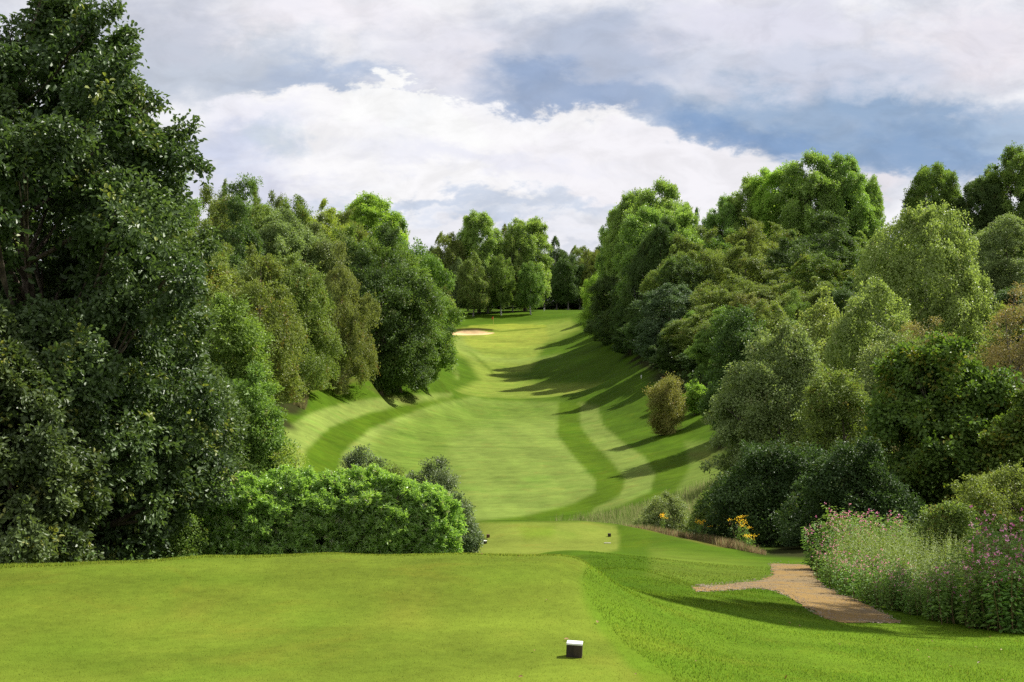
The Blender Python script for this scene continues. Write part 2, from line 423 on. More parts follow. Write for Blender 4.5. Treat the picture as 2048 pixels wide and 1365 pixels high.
SKYB = [
 # cx, cy, rx, ry, edge0, edge1, rot, colour, amount     (units: 100 px of the photograph)
 (2.6, .6, 3.0, .9, 1.2, .3, 0, (196, 201, 216), .8),
 (6.5, .3, 3.2, .7, 1.1, .2, 0, (250, 246, 252), .8),
 (4.6, 1.55, 2.6, .95, 1.1, .3, .12, (190, 200, 216), .8),
 (6.6, 1.75, 2.6, .55, 1.1, .2, .05, (184, 198, 222), .9),
 (9.0, 1.2, 2.0, .9, 1.2, .2, 0, (234, 232, 242), .7),
 (12.0, .9, 3.0, 1.1, 1.1, .3, .1, (182, 193, 215), .9),
 (11.5, 1.9, 3.2, .75, 1.0, .3, .12, (158, 177, 208), .95),
 (15.5, .6, 3.4, .8, 1.1, .2, 0, (226, 226, 240), .9),
 (16.5, 1.5, 4.2, .7, 1.1, .2, 0, (206, 212, 230), .8),
 (19.6, .8, 2.0, .9, 1.2, .2, 0, (238, 232, 240), .7),
 (17.2, 2.55, 5.6, .95, 1.1, .35, 0.05, (154, 178, 208), .98),
 (14.8, 2.75, 3.0, .55, 1.0, .2, 0.16, (134, 164, 204), .9),
 (18.6, 3.1, 3.2, .75, 1.0, .3, 0, (140, 168, 204), .85),
 (20.5, 2.75, 1.6, .35, 1.2, .2, 0, (178, 198, 222), .8),
 (8.6, 3.05, 5.0, 1.25, 1.0, .84, .07, (253, 252, 254), 1.0),
 (8.2, 2.25, 1.5, .6, 1.0, .82, .25, (255, 255, 255), .95),
 (5.2, 2.5, 1.9, .5, 1.0, .4, 0, (240, 240, 250), .8),
 (12.6, 3.5, 3.4, .9, 1.0, .75, .16, (248, 246, 251), .95),
 (4.6, 3.1, 1.5, .6, 1.2, .2, 0, (206, 214, 238), .8),
 (5.0, 3.75, 2.4, .35, 1.2, .2, 0, (220, 222, 240), .7),
 (9.0, 3.25, 2.8, .3, 1.2, .2, .05, (228, 230, 246), .5),
 (9.3, 4.0, 4.2, .22, 1.2, .2, .02, (200, 212, 232), .8),
 (8.0, 4.3, 1.6, .2, 1.0, .4, .0, (250, 250, 255), .8),
 (9.4, 4.28, 1.3, .18, 1.2, .2, 0, (190, 206, 230), .6),
 (10.8, 4.65, 3.6, .3, 1.1, .5, 0, (244, 244, 250), .9),
 (17.7, 3.75, .8, .4, 1.0, .4, 0, (240, 236, 242), .9),
]
build_sky()
world.cycles.sampling_method = 'MANUAL'; world.cycles.sample_map_resolution = 256

scene.view_settings.view_transform = 'Standard'
scene.view_settings.look = 'None'
scene.view_settings.gamma = 1
scene.view_settings.exposure = 1.0
scene.cycles.max_bounces = 5
scene.cycles.diffuse_bounces = 3
scene.cycles.glossy_bounces = 2
scene.cycles.transmission_bounces = 4
scene.cycles.transparent_max_bounces = 4
scene.cycles.caustics_reflective = False
scene.cycles.caustics_refractive = False
scene.cycles.sample_clamp_indirect = 4
scene.cycles.use_adaptive_sampling = True
scene.cycles.adaptive_threshold = .008
scene.cycles.use_denoising = False
# ------------------------------------------------------------------ ground colour zones (real turf colours: mown bands, rough, bare soil; shading painted on the bunker lip)
def sdist(px, v, poly):
    """signed distance to a polygon, positive inside"""
    poly = np.asarray(poly, float); inside = np.zeros(len(px), bool); dmin = np.full(len(px), 1e9)
    for i in range(len(poly)):
        x0, y0 = poly[i]; x1, y1 = poly[(i + 1) % len(poly)]
        dx, dy = x1 - x0, y1 - y0
        t = np.clip(((px - x0) * dx + (v - y0) * dy) / (dx * dx + dy * dy + 1e-9), 0, 1)
        dmin = np.minimum(dmin, np.hypot(px - x0 - t * dx, v - y0 - t * dy))
        c = ((y0 > v) != (y1 > v)) & (px < dx * (v - y0) / (dy + 1e-12) + x0)
        inside ^= c
    return np.where(inside, dmin, -dmin)
def mask(px, v, Y, poly, Y0, Y1, soft=3.0, amt=1.0):
    m = np.zeros(len(px)); s = (Y > Y0) & (Y < Y1)
    if s.any():
        d = sdist(px[s], v[s], poly)
        t = np.clip(d / soft * .5 + .5, 0, 1); m[s] = t * t * (3 - 2 * t) * amt
    return m[:, None]
TURFK = np.array([.74, .75, .52])
G_ROUGH = np.array([.060, .112, .008])
G_FAIR = np.array([.152, .208, .055])
G_PALE = np.array([.172, .225, .066])
G_DARK = np.array([.068, .118, .008])
G_TEE = np.array([.134, .180, .026])
G_NEARR = np.array([.104, .176, .016])
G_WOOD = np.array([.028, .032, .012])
G_DRY = np.array([.17, .14, .06])
FW = [(945, 798), (1000, 802), (1118, 806), (1116, 870), (1150, 915), (1190, 958), (1193, 985), (1150, 1008), (1060, 1032), (960, 1042), (830, 1040), (740, 1000), (715, 940), (735, 885), (800, 842), (870, 812)]
ZONES = [  # polygon in photograph pixels, distance range, softness, colour, amount
 # left side bands, outermost first
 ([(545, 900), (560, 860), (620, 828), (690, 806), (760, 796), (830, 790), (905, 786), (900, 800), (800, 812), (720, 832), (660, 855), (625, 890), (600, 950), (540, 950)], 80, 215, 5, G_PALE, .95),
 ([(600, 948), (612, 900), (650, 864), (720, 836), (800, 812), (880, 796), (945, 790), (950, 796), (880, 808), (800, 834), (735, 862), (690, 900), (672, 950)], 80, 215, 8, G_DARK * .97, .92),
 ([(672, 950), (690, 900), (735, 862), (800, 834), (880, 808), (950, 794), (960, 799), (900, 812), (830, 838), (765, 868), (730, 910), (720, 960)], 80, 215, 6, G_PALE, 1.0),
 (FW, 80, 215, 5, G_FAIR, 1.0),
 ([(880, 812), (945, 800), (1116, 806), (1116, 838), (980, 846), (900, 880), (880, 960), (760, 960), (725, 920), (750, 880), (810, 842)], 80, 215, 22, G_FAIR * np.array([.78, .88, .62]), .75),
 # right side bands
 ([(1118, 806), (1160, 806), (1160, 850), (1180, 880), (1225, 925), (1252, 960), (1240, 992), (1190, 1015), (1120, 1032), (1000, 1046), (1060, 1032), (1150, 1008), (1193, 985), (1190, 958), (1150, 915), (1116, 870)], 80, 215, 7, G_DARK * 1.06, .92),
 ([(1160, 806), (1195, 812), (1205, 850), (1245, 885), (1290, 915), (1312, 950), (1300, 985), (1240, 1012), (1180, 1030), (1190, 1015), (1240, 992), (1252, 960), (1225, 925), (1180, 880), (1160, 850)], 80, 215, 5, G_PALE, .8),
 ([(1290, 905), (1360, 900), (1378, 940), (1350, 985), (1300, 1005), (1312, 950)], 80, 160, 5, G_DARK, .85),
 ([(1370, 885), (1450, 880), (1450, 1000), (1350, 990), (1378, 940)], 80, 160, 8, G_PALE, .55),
 # far fairway and green
 ([(905, 660), (1140, 640), (1160, 660), (1090, 690), (1060, 740), (1000, 752), (1090, 768), (1250, 770), (1160, 800), (960, 796), (905, 785), (960, 760), (935, 720), (905, 705)], 205, 350, 9, G_FAIR * np.array([1.25, 1.16, .95]), .85),
 ([(925, 655), (1090, 655), (1100, 680), (1060, 696), (960, 700), (925, 690)], 270, 340, 6, np.array([.225, .258, .050]), .65),
 ([(905, 680), (925, 672), (935, 690), (970, 712), (1040, 718), (1120, 708), (1120, 714), (1040, 728), (950, 722), (910, 700)], 240, 320, 5, G_PALE, .6),
 ([(935, 652), (1020, 648), (1092, 650), (1092, 656), (1000, 659), (935, 656)], 320, 352, 1.5, np.array([.245, .285, .045]), .8),
 ([(960, 658), (1000, 662), (1090, 655), (1092, 657), (1000, 665), (958, 661)], 310, 352, 1.2, G_DARK * .9, .6),
 # wheel tracks on the far fairway
 ([(930, 700), (950, 708), (985, 740), (992, 752), (987, 752), (975, 740), (945, 712)], 225, 300, 2.5, G_DARK * .95, .55),
 ([(905, 715), (912, 715), (918, 760), (910, 760)], 215, 285, 3, G_PALE, .5),
 # trodden line up the bank, and bare scrapes
 ([(728, 772), (760, 780), (810, 800), (830, 814), (800, 805), (755, 788)], 130, 200, 4, np.array([.10, .095, .035]), .5),
 ([(740, 752), (800, 746), (850, 736), (862, 744), (800, 756), (720, 762), (620, 782), (610, 772)], 130, 210, 6, G_DRY, .6),
 ([(1375, 905), (1420, 905), (1432, 925), (1410, 925), (1380, 912)], 90, 130, 4, G_DRY * .8, .35),
 # lower tee
 ([(950, 1046), (1175, 1044), (1232, 1052), (1240, 1075), (1236, 1100), (1170, 1112), (1060, 1120), (900, 1112), (940, 1060)], 30, 46, 5, G_TEE * np.array([1.18, 1.08, 1.6]), 1.0),
 ([(1035, 1052), (1110, 1050), (1105, 1075), (1050, 1080)], 36, 46, 10, G_TEE * np.array([.82, .95, .5]), .5),
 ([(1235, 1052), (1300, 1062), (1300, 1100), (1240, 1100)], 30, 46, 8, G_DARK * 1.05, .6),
 ([(1300, 1095), (1540, 1128), (1540, 1160), (1400, 1172), (1300, 1150)], 18, 40, 16, np.array([.12, .165, .028]), .7),
 ([(1262, 1052), (1330, 1068), (1400, 1086), (1470, 1104), (1540, 1125), (1530, 1104), (1450, 1075), (1330, 1045)], 38, 56, 4, np.array([.15, .11, .045]), .7),
]
def turf_colour(X, Y, Z):
    px, v = project(X, Y, Z)
    n = len(px); w = vnoise(X / 2.1, Y / 2.6, 11)
    c = np.tile(G_ROUGH, (n, 1)) * (1 + .08 * vnoise(X / 7, Y / 9, 2))[:, None]
    # the teeing ground: closely mown, edged by a line of lusher turf
    near = np.clip((17 - Y) / 1.5, 0, 1)[:, None]
    c = c * (1 - near) + G_NEARR * near
    tee = [(-9000, 3000), (-9000, 1100), (930, 1100), (1120, 1104), (1178, 1120), (1162, 1160), (1170, 1205), (1195, 1255), (1240, 1310), (1290, 1368), (1370, 1480), (1600, 1800), (1900, 3000)]
    m = mask(px + 5 * w, v, Y, tee, 1.0, 15.5, 12, 1.0) if n else 0
    c = c * (1 - m) + G_TEE * m
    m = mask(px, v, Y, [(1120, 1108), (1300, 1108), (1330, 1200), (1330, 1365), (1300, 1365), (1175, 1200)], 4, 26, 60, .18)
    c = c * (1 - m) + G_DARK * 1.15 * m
    # bands of mowing along the tee
    band = np.clip(np.sin((X + .05 * Y + .12 * w) * 2 * PI / 3.1) * 1.6, -1, 1) * (Y < 16)
    c = c * (1 + .035 * band)[:, None]
    # worn, dry and lush specks in the near turf
    nr = (Y < 34)
    sp1 = vnoise(X / .42, Y / .6, 21) * .5 + vnoise(X / .16, Y / .22, 22) * .35 + vnoise(X / .06, Y / .09, 23) * .35 * (Y < 12)
    dryn = np.clip(vnoise(X / .9, Y / 1.3, 24) * .7 + vnoise(X / .3, Y / .4, 25) * .5 - .25, 0, 1)
    c = c * (1 + .10 * sp1 * nr)[:, None]
    c = c * (1 + (nr * dryn)[:, None] * np.array([.22, .03, .2]))
    lushn = np.clip(vnoise(X / 1.6, Y / 1.2, 26) * .8 + vnoise(X / .4, Y / .5, 27) * .4 - .2, 0, 1)
    c = c * (1 + (nr * lushn)[:, None] * np.array([-.18, -.05, -.2]))
    # mid ground between tee and valley
    wob = 2.0 * w
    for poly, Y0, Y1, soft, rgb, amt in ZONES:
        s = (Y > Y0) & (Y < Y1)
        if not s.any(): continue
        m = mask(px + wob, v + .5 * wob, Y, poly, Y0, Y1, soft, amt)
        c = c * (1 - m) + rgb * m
    # faint cross-mowing on the far fairway
    far = np.clip((Y - 215) / 30, 0, 1)
    c = c * (1 + .08 * far * np.sin(Y / 3.6 + X / 14 + 1.5 * w) + .07 * far * vnoise(X / 3, Y / 2.5, 45))[:, None]
    # close mowing lines following the valley
    mid = ((Y > 85) & (Y < 215)).astype(float)
    c = c * (1 + .05 * mid * np.sign(np.sin(X * 1.3 + Y * .16 + .5 * w)) * np.clip(np.abs(np.sin(X * 1.3 + Y * .16 + .5 * w)) * 4, 0, 1) + .05 * mid * vnoise(X / 1.2, Y / 2.5, 44))[:, None]
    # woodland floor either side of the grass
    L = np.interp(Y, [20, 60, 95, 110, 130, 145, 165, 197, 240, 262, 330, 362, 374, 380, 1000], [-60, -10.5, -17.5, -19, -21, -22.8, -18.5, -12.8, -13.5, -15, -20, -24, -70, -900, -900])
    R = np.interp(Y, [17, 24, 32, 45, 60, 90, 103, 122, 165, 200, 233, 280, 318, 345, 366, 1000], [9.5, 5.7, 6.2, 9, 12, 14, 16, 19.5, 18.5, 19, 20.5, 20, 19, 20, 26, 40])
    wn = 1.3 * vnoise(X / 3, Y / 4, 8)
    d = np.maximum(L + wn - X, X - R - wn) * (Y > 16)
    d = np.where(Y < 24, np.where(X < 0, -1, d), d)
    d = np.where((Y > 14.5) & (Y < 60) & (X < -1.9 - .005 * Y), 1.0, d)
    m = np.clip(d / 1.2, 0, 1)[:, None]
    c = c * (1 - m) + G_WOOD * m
    m = (np.clip((Y - 376) / 6 + .4 * w, 0, 1) * np.clip((7 - X) / 3, 0, 1) * (Y < 412))[:, None] * .35
    c = c * (1 - m) + np.array([.05, .08, .012]) * m
    e = np.hypot((X - BK['x']) / BK['rx'], (Y - BK['y']) / BK['ry'])
    m = np.clip((1.0 - e) / .05, 0, 1)[:, None]
    c = c * (1 - m) + np.array([.66, .45, .34]) * m
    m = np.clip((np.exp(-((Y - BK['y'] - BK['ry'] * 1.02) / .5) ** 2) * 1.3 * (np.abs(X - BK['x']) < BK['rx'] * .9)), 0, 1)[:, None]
    c = c * (1 - m) + np.array([.05, .045, .015]) * m  # dark shading painted along the far bunker lip
    return np.clip(c * TURFK, 0, 1)

def fan(angs, Ys, dz=0.0):
    A, R = np.meshgrid(angs, Ys)
    X = (A * np.maximum(R, 0.01)).ravel(); Y = R.ravel()
    return X, Y
def build_ground():
    # rows packed where the photograph sees the ground, columns spread as rays
    rows = list(np.arange(3.0, 16, .10)) + list(np.arange(16, 30, .28)) + list(np.arange(30, 50, .25)) + list(np.arange(50, 85, 1.2)) + \
        list(np.arange(85, 160, .8)) + list(np.arange(160, 240, 1.0)) + list(np.arange(240, 315, 1.0)) + list(np.arange(315, 333, .3)) + \
        list(np.arange(333, 400, 1.2)) + list(np.arange(400, 700, 20)) + [750, 900, 1200, 1800, 3000]
    t = np.concatenate([np.linspace(-3.2, -.46, 60), np.arange(-.45, .452, .0024), np.linspace(.46, 3.2, 60)])
    nr, nc = len(rows), len(t)
    X, Y = fan(t, np.array(rows))
    Z = ground_z(X, Y)
    i = np.arange(nr - 1)[:, None] * nc; j = np.arange(nc - 1)[None]
    Fq = np.stack([i + j, i + j + 1, i + nc + j + 1, i + nc + j], -1).reshape(-1, 4)
    C = turf_colour(X, Y, Z)
    VV = np.stack([X, Y, Z], 1)
    # apron behind and beside the viewpoint
    y0 = rows[0]
    edge = np.arange(nc); n0 = len(VV)
    back = np.stack([X[:nc] * np.where(np.abs(t) > .5, 40, 1), np.full(nc, -400.0), np.full(nc, -.02)], 1)
    VV = np.concatenate([VV, back]); C = np.concatenate([C, np.tile(G_NEARR, (nc, 1))])
    e = np.arange(nc - 1)
    Fq = np.concatenate([Fq, np.stack([n0 + e, n0 + e + 1, e + 1, e], 1)])
    me = mesh_np('ground', VV, Fq, {'Col': ('FLOAT_COLOR', np.concatenate([C, np.ones((len(C), 1))], 1))}, smooth=True)
    g = link('ground', me, grass_mat()); g['kind'] = 'structure'
    return g
ground = build_ground()

BLADEK = 1.9
def blades(name, cand, hfun, wfun, seed, lean=.55, dark=.75, light=1.35, mat=None):
    rng = np.random.default_rng(seed)
    X, Y = cand; n = len(X); Z = ground_z(X, Y)
    C = turf_colour(X, Y, Z)
    h = hfun(X, Y) * rng.uniform(.55, 1.25, n); w = wfun(X, Y) * rng.uniform(.7, 1.3, n)
    th = rng.uniform(0, 2 * PI, n); le = rng.uniform(0, lean, n) * h; la = rng.uniform(0, 2 * PI, n)
    b = np.stack([X, Y, Z - .004], 1)
    s = np.stack([np.cos(th), np.sin(th), np.zeros(n)], 1) * w[:, None] * .5
    tip = b + np.stack([np.cos(la) * le, np.sin(la) * le, h], 1)
    VV = np.stack([b - s, b + s, tip], 1).reshape(-1, 3)
    Fq = np.arange(3 * n).reshape(-1, 3)
    k = rng.uniform(dark, light, n)[:, None]
    yel = (rng.random(n) < .10)[:, None]
    C = C * BLADEK * k * np.where(yel, np.array([1.5, 1.05, 1.2]), 1.0)
    C = np.clip(np.repeat(C, 3, 0), 0, .85)
    me = mesh_np(name, VV, Fq, {'Col': ('FLOAT_COLOR', np.concatenate([C, np.ones((len(C), 1))], 1))}, smooth=True)
    nn = rng.normal(size=(n, 3)) * .35 + np.array([0, 0, 1.0])      # a sward shades as a surface, blade by blade a little differently
    nn /= np.linalg.norm(nn, axis=1)[:, None]
    me.normals_split_custom_set_from_vertices(np.repeat(nn, 3, 0))
    o = link(name, me, mat); o['kind'] = 'stuff'
    return o
# ------------------------------------------------------------------ foliage generators
def unit(a): return a / (np.linalg.norm(a, axis=-1, keepdims=True) + 1e-9)
def leaf_geo(pos, axis, nrm, length, width, shape='quad', fold=.25):
    """leaves as faces: quad = one folded lozenge, oval = two quads along a midrib"""
    axis = unit(axis); side = unit(np.cross(nrm, axis)); up = np.cross(axis, side)
    L = length[:, None]; W = width[:, None]
    n = len(pos)
    if shape == 'quad':
        p0 = pos; p1 = pos + axis * L * .48 + side * W * .5 + up * W * fold
        p2 = pos + axis * L; p3 = pos + axis * L * .48 - side * W * .5 + up * W * fold
        VV = np.stack([p0, p1, p2, p3], 1).reshape(-1, 3)
        return VV, np.arange(4 * n).reshape(-1, 4), 4
    p0 = pos; pt = pos + axis * L - up * L * .10
    a1 = pos + axis * L * .30 + side * W * .42 + up * W * fold; a2 = pos + axis * L * .72 + side * W * .46 + up * W * fold * .6
    b1 = pos + axis * L * .30 - side * W * .42 + up * W * fold; b2 = pos + axis * L * .72 - side * W * .46 + up * W * fold * .6
    VV = np.stack([p0, a1, a2, pt, b2, b1], 1).reshape(-1, 3)
    o = (np.arange(n) * 6)[:, None]
    Fq = np.stack([o + np.array([[0, 1, 2, 3]]), o + np.array([[0, 3, 4, 5]])], 1).reshape(-1, 4)
    return VV, Fq, 6

PROFILE = {  # envelope radius against height 0..1
    'round': ([0, .12, .35, .6, .8, .93, 1], [.55, .85, 1.0, .95, .74, .45, .10]),
    'dome': ([0, .1, .3, .55, .8, .93, 1], [.9, 1.0, 1.0, .92, .68, .40, .12]),
    'tall': ([0, .1, .3, .6, .8, .93, 1], [.45, .8, 1.0, .92, .72, .42, .1]),
    'poplar': ([0, .1, .3, .6, .8, .92, 1], [.6, .85, 1.0, 1.0, .88, .62, .2]),
    'birch': ([0, .08, .25, .5, .75, .9, 1], [.75, .95, 1.0, .97, .80, .52, .15]),
    'box': ([0, .1, .3, .6, .85, .95, 1], [1.0, 1.02, 1.0, .98, .92, .7, .35]),
    'skirt': ([0, .15, .4, .7, .88, 1], [1.0, 1.0, .92, .72, .45, .1]),
    'spire': ([0, .1, .4, .7, 1], [.9, 1.0, .62, .34, .03]),
    'vase': ([0, .12, .4, .7, .88, 1], [.45, .75, 1.0, .96, .7, .2]),
}
def lobe_points(rng, prof, R, z0, H, n, lr):
    ts, rs = PROFILE[prof]
    out = []; tries = 0
    while len(out) < n:
        t = rng.uniform(0.0, 1.0)
        r = np.interp(t, ts, rs)
        if rng.random() > r + .1: continue
        f = rng.uniform(.35, 1.0) ** .6
        th = rng.uniform(0, 2 * PI)
        lrr = lr * rng.choice([.5, .7, .9, 1.1, 1.5]) * rng.uniform(.85, 1.15) * (1 - .35 * t)
        rad = max(0, R * r * (1 + .13 * math.sin(3 * th + prof.__len__()) * (1 - t)) - lrr * .75) * f
        p = np.array([rad * math.cos(th), rad * math.sin(th), z0 + (H - z0) * t * .965])
        p[2] = min(p[2], H - lrr * .7)
        p[2] = max(p[2], z0 + lrr * .5)
        tries += 1
        if tries < 4000 and any(np.linalg.norm(p - q[0]) < .55 * (lrr + q[1]) * .75 for q in out): continue
        out.append((p, lrr))
    return out

def make_crown(seed, prof, R, H, z0, nlobe, ntuft, nleaf, leaf, lr, style='tuft', shape='quad', tuft_r=.38, ratio=.62, front=None, zs=1.0, up=.55, inner=.12, gap=0.0, warp=.18):
    rng = np.random.default_rng(seed)
    lobes = lobe_points(rng, prof, R, z0, H, nlobe, lr)
    P_, A_, N_, S_, T_ = [], [], [], [], []
    for (c, lrr) in lobes:
        nt_ = int(ntuft * .70 * (lrr / lr) ** 2 * rng.uniform(.8, 1.2)) + 3
        outw = unit(np.array([c[0], c[1], (c[2] - (z0 + H) * .5) * .35]) + 1e-6)
        d = unit(rng.normal(size=(nt_, 3)) + outw * .85 + np.array([0, 0, up]))
        if front is not None:       # skip what faces well away from where it could be seen
            keep = (d @ front > -.45) | (rng.random(nt_) < .25); d = d[keep]; nt_ = len(d)
        rr = lrr * (rng.uniform(.62, 1.10, nt_) + (rng.random(nt_) < .10) * rng.uniform(.1, .5, nt_))
        tp = c + d * rr[:, None] * np.array([1, 1, zs])
        lt = rng.uniform(0, .45)                      # one limb's foliage is a shade lighter or yellower than the next
        tt = np.clip(lt + rng.uniform(0, .35, nt_), 0, .8)
        m = int(nleaf * 1.35)
        if style == 'droop':
            Ld = rng.uniform(.5, 1.6, nt_) * tuft_r * 3.0
            s = rng.uniform(0, 1, (nt_, m))
            base = tp[:, None] + d[:, None] * (s[..., None] * .25 * Ld[:, None, None]) * np.array([1, 1, .2])
            p = base + np.stack([np.zeros_like(s), np.zeros_like(s), -s ** 1.3 * Ld[:, None]], -1) + rng.normal(size=(nt_, m, 3)) * tuft_r * .28
            ax = rng.normal(size=(nt_, m, 3)) * .6 + np.array([0, 0, -.9])
            nn = d[:, None] * .8 + rng.normal(size=(nt_, m, 3)) * .6 + np.array([0, 0, .25])
        elif style == 'upright':
            p = tp[:, None] + rng.normal(size=(nt_, m, 3)) * tuft_r * np.array([.7, .7, 1.5])
            ax = rng.normal(size=(nt_, m, 3)) * .7 + d[:, None] * .5 + np.array([0, 0, .3])
            nn = d[:, None] * .7 + rng.normal(size=(nt_, m, 3)) * .6 + np.array([0, 0, .4])
        elif style == 'shoot':      # leaves ranked along a short upward shoot
            s = rng.uniform(0, 1, (nt_, m))
            sd_ = unit(d * .8 + rng.normal(size=(nt_, 3)) * .35 + np.array([0, 0, .75]))
            p = tp[:, None] + sd_[:, None] * (s[..., None] * tuft_r * 2.2)
            rad = rng.normal(size=(nt_, m, 3)); rad -= (rad * sd_[:, None]).sum(-1, keepdims=True) * sd_[:, None]
            rad = unit(rad)
            ax = rad * .9 + sd_[:, None] * .7
            nn = sd_[:, None] * .9 - rad * .5 + rng.normal(size=(nt_, m, 3)) * .25
        else:
            g = unit(rng.normal(size=(nt_, m, 3))) * (rng.random((nt_, m, 1)) ** .45)
            p = tp[:, None] + g * tuft_r * np.array([1.15, 1.15, .75])
            ax = g * .8 + rng.normal(size=(nt_, m, 3)) * .45 + d[:, None] * .3 + np.array([0, 0, -.12])
            nn = d[:, None] * .7 + rng.normal(size=(nt_, m, 3)) * .42 + np.array([0, 0, .62])
        t_ = np.clip(np.repeat(tt[:, None], m, 1) + rng.normal(size=(nt_, m)) * .09, 0, .9)
        t_ = np.where((rng.random((nt_, 1)) < .05) & (rng.random((nt_, m)) < .7), .97, t_)
        if gap: # ragged holes
            keep = vnoise((p[..., 0] + p[..., 1]) / gap, p[..., 2] / gap, seed) > -.55
        else: keep = np.ones(p.shape[:2], bool)
        P_.append(p[keep]); A_.append(ax[keep]); N_.append(nn[keep]); T_.append(t_[keep])
    P_ = np.concatenate(P_)
    ni = int(len(P_) * inner)
    if ni:
        idx = rng.integers(0, len(lobes), ni)
        cc = np.array([l[0] for l in lobes])[idx]; rr = np.array([l[1] for l in lobes])[idx]
        q = cc * np.array([.8, .8, 1]) + rng.normal(size=(ni, 3)) * rr[:, None] * .38
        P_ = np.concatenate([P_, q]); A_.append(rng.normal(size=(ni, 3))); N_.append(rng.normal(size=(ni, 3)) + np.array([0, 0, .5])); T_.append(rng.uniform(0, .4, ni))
    A_ = np.concatenate(A_); N_ = unit(np.concatenate(N_)); T_ = np.concatenate(T_)
    if warp:    # uneven growth: slow bulges and hollows through the whole crown
        f1, f2 = 1 / (.55 * R), 1 / (.26 * R)
        w = R * warp
        a, b, c_ = P_[:, 0].copy(), P_[:, 1].copy(), P_[:, 2].copy()
        P_[:, 0] += w * (vnoise(b * f1 + 7, c_ * f1, seed) + .5 * vnoise(b * f2, c_ * f2 + 3, seed + 1))
        P_[:, 1] += w * (vnoise(a * f1 + 2, c_ * f1 + 9, seed + 2) + .5 * vnoise(a * f2, c_ * f2 + 5, seed + 3))
        P_[:, 2] += w * 1.1 * (vnoise(a * f1 + 4, b * f1 + 1, seed + 4) + .6 * vnoise(a * f2 + 4, b * f2, seed + 5)) * np.clip(c_ / H, .2, 1)
    P_[:, 2] = np.maximum(P_[:, 2], .05)
    n = len(P_); ls = leaf * rng.uniform(.65, 1.25, n)
    if ni: ls[-ni:] *= 1.5
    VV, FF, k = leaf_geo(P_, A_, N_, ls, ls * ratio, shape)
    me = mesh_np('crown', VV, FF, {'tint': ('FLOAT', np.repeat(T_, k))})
    return me, lobes

def make_trunk(seed, lobes, H, r0, lean=.03, top=.82, nlimb=16, z_start=None, multi=1, sides=7):
    rng = np.random.default_rng(seed + 77)
    ch = []
    for mstem in range(multi):
        a = rng.uniform(0, 2 * PI); off = 0 if multi == 1 else r0 * 1.4
        zz = np.linspace(-.5, H * top, 9)
        bx = off * math.cos(a) + (zz / H) * H * lean * rng.normal() * (1 + multi * .8) + .012 * H * np.sin(zz / H * 7 + a)
        by = off * math.sin(a) + (zz / H) * H * lean * rng.normal() * (1 + multi * .8) + .012 * H * np.cos(zz / H * 6 + a)
        rad = r0 * (1 - zz / (H * top) * .9) * (1 + .5 * np.exp(-np.clip(zz, 0, 99) / .35)) / math.sqrt(multi)
        stem = np.stack([bx, by, zz], 1)
        ch.append((stem, np.maximum(rad, r0 * .06)))
        ls = [lobes[i] for i in rng.permutation(len(lobes))[:nlimb]]
        for c, lrr in ls:
            zs_ = np.clip(c[2] - abs(np.hypot(c[0], c[1])) * .75 - .4, H * .08, H * top * .92)
            b = np.array([np.interp(zs_, zz, bx), np.interp(zs_, zz, by), zs_])
            u = np.linspace(0, 1, 6)[:, None]
            mid = (b + c) / 2 + np.array([0, 0, -.08 * H * .3]) + rng.normal(size=3) * lrr * .15
            pts = (1 - u) ** 2 * b + 2 * u * (1 - u) * mid + u ** 2 * c
            rr = np.interp(zs_, zz, rad) * .55
            ch.append((pts, np.maximum(rr * (1 - u[:, 0] * .85), .008)))
            for _ in range(2):
                e = c + unit(rng.normal(size=3) + np.array([0, 0, .5])) * lrr * .8
                ch.append((np.stack([pts[3], (pts[3] + e) / 2 + rng.normal(size=3) * .05 * lrr, e]), np.array([rr * .4, rr * .25, rr * .08]) + .004))
    VV, FF = tubes(ch, sides)
    return mesh_np('trunk', VV, FF, smooth=True)

PROTO = {}
def proto(key, H, R, z0, prof, nlobe, ntuft, nleaf, leaf, lr, r0, seeds=(1,), **kw):
    tk = {k: kw.pop(k) for k in ('multi', 'top', 'nlimb', 'lean') if k in kw}
    for s in seeds:
        me, lobes = make_crown(s * 13 + len(key), prof, R, H, z0, nlobe, ntuft, nleaf, leaf, lr, **kw)
        tm = make_trunk(s, lobes, H, r0, **tk)
        PROTO.setdefault(key, []).append((me, tm, H, R))

# canonical trees in metres; copies are scaled to their own height and spread
proto('broad', 14, 5.2, .6, 'round', 60, 88, 16, .22, 1.35, .26, seeds=(1, 2, 3, 14), tuft_r=.36)
proto('poplar', 26, 7.4, 2.0, 'poplar', 150, 74, 15, .34, 1.7, .45, seeds=(6, 7, 15), tuft_r=.55, zs=1.25, up=.7, warp=.09)
proto('birch', 14, 4.4, .6, 'birch', 62, 80, 17, .20, 1.15, .17, seeds=(8, 9, 16), style='droop', tuft_r=.36, ratio=.55, up=.3)
proto('highbirch', 20, 4.6, 4.2, 'tall', 62, 74, 14, .30, 1.25, .20, seeds=(10, 11), style='droop', tuft_r=.42, ratio=.6, up=.3, inner=.05)
proto('spire', 12, 2.2, 1.0, 'spire', 40, 50, 12, .20, .6, .14, seeds=(12,), style='droop', tuft_r=.26, up=.2)

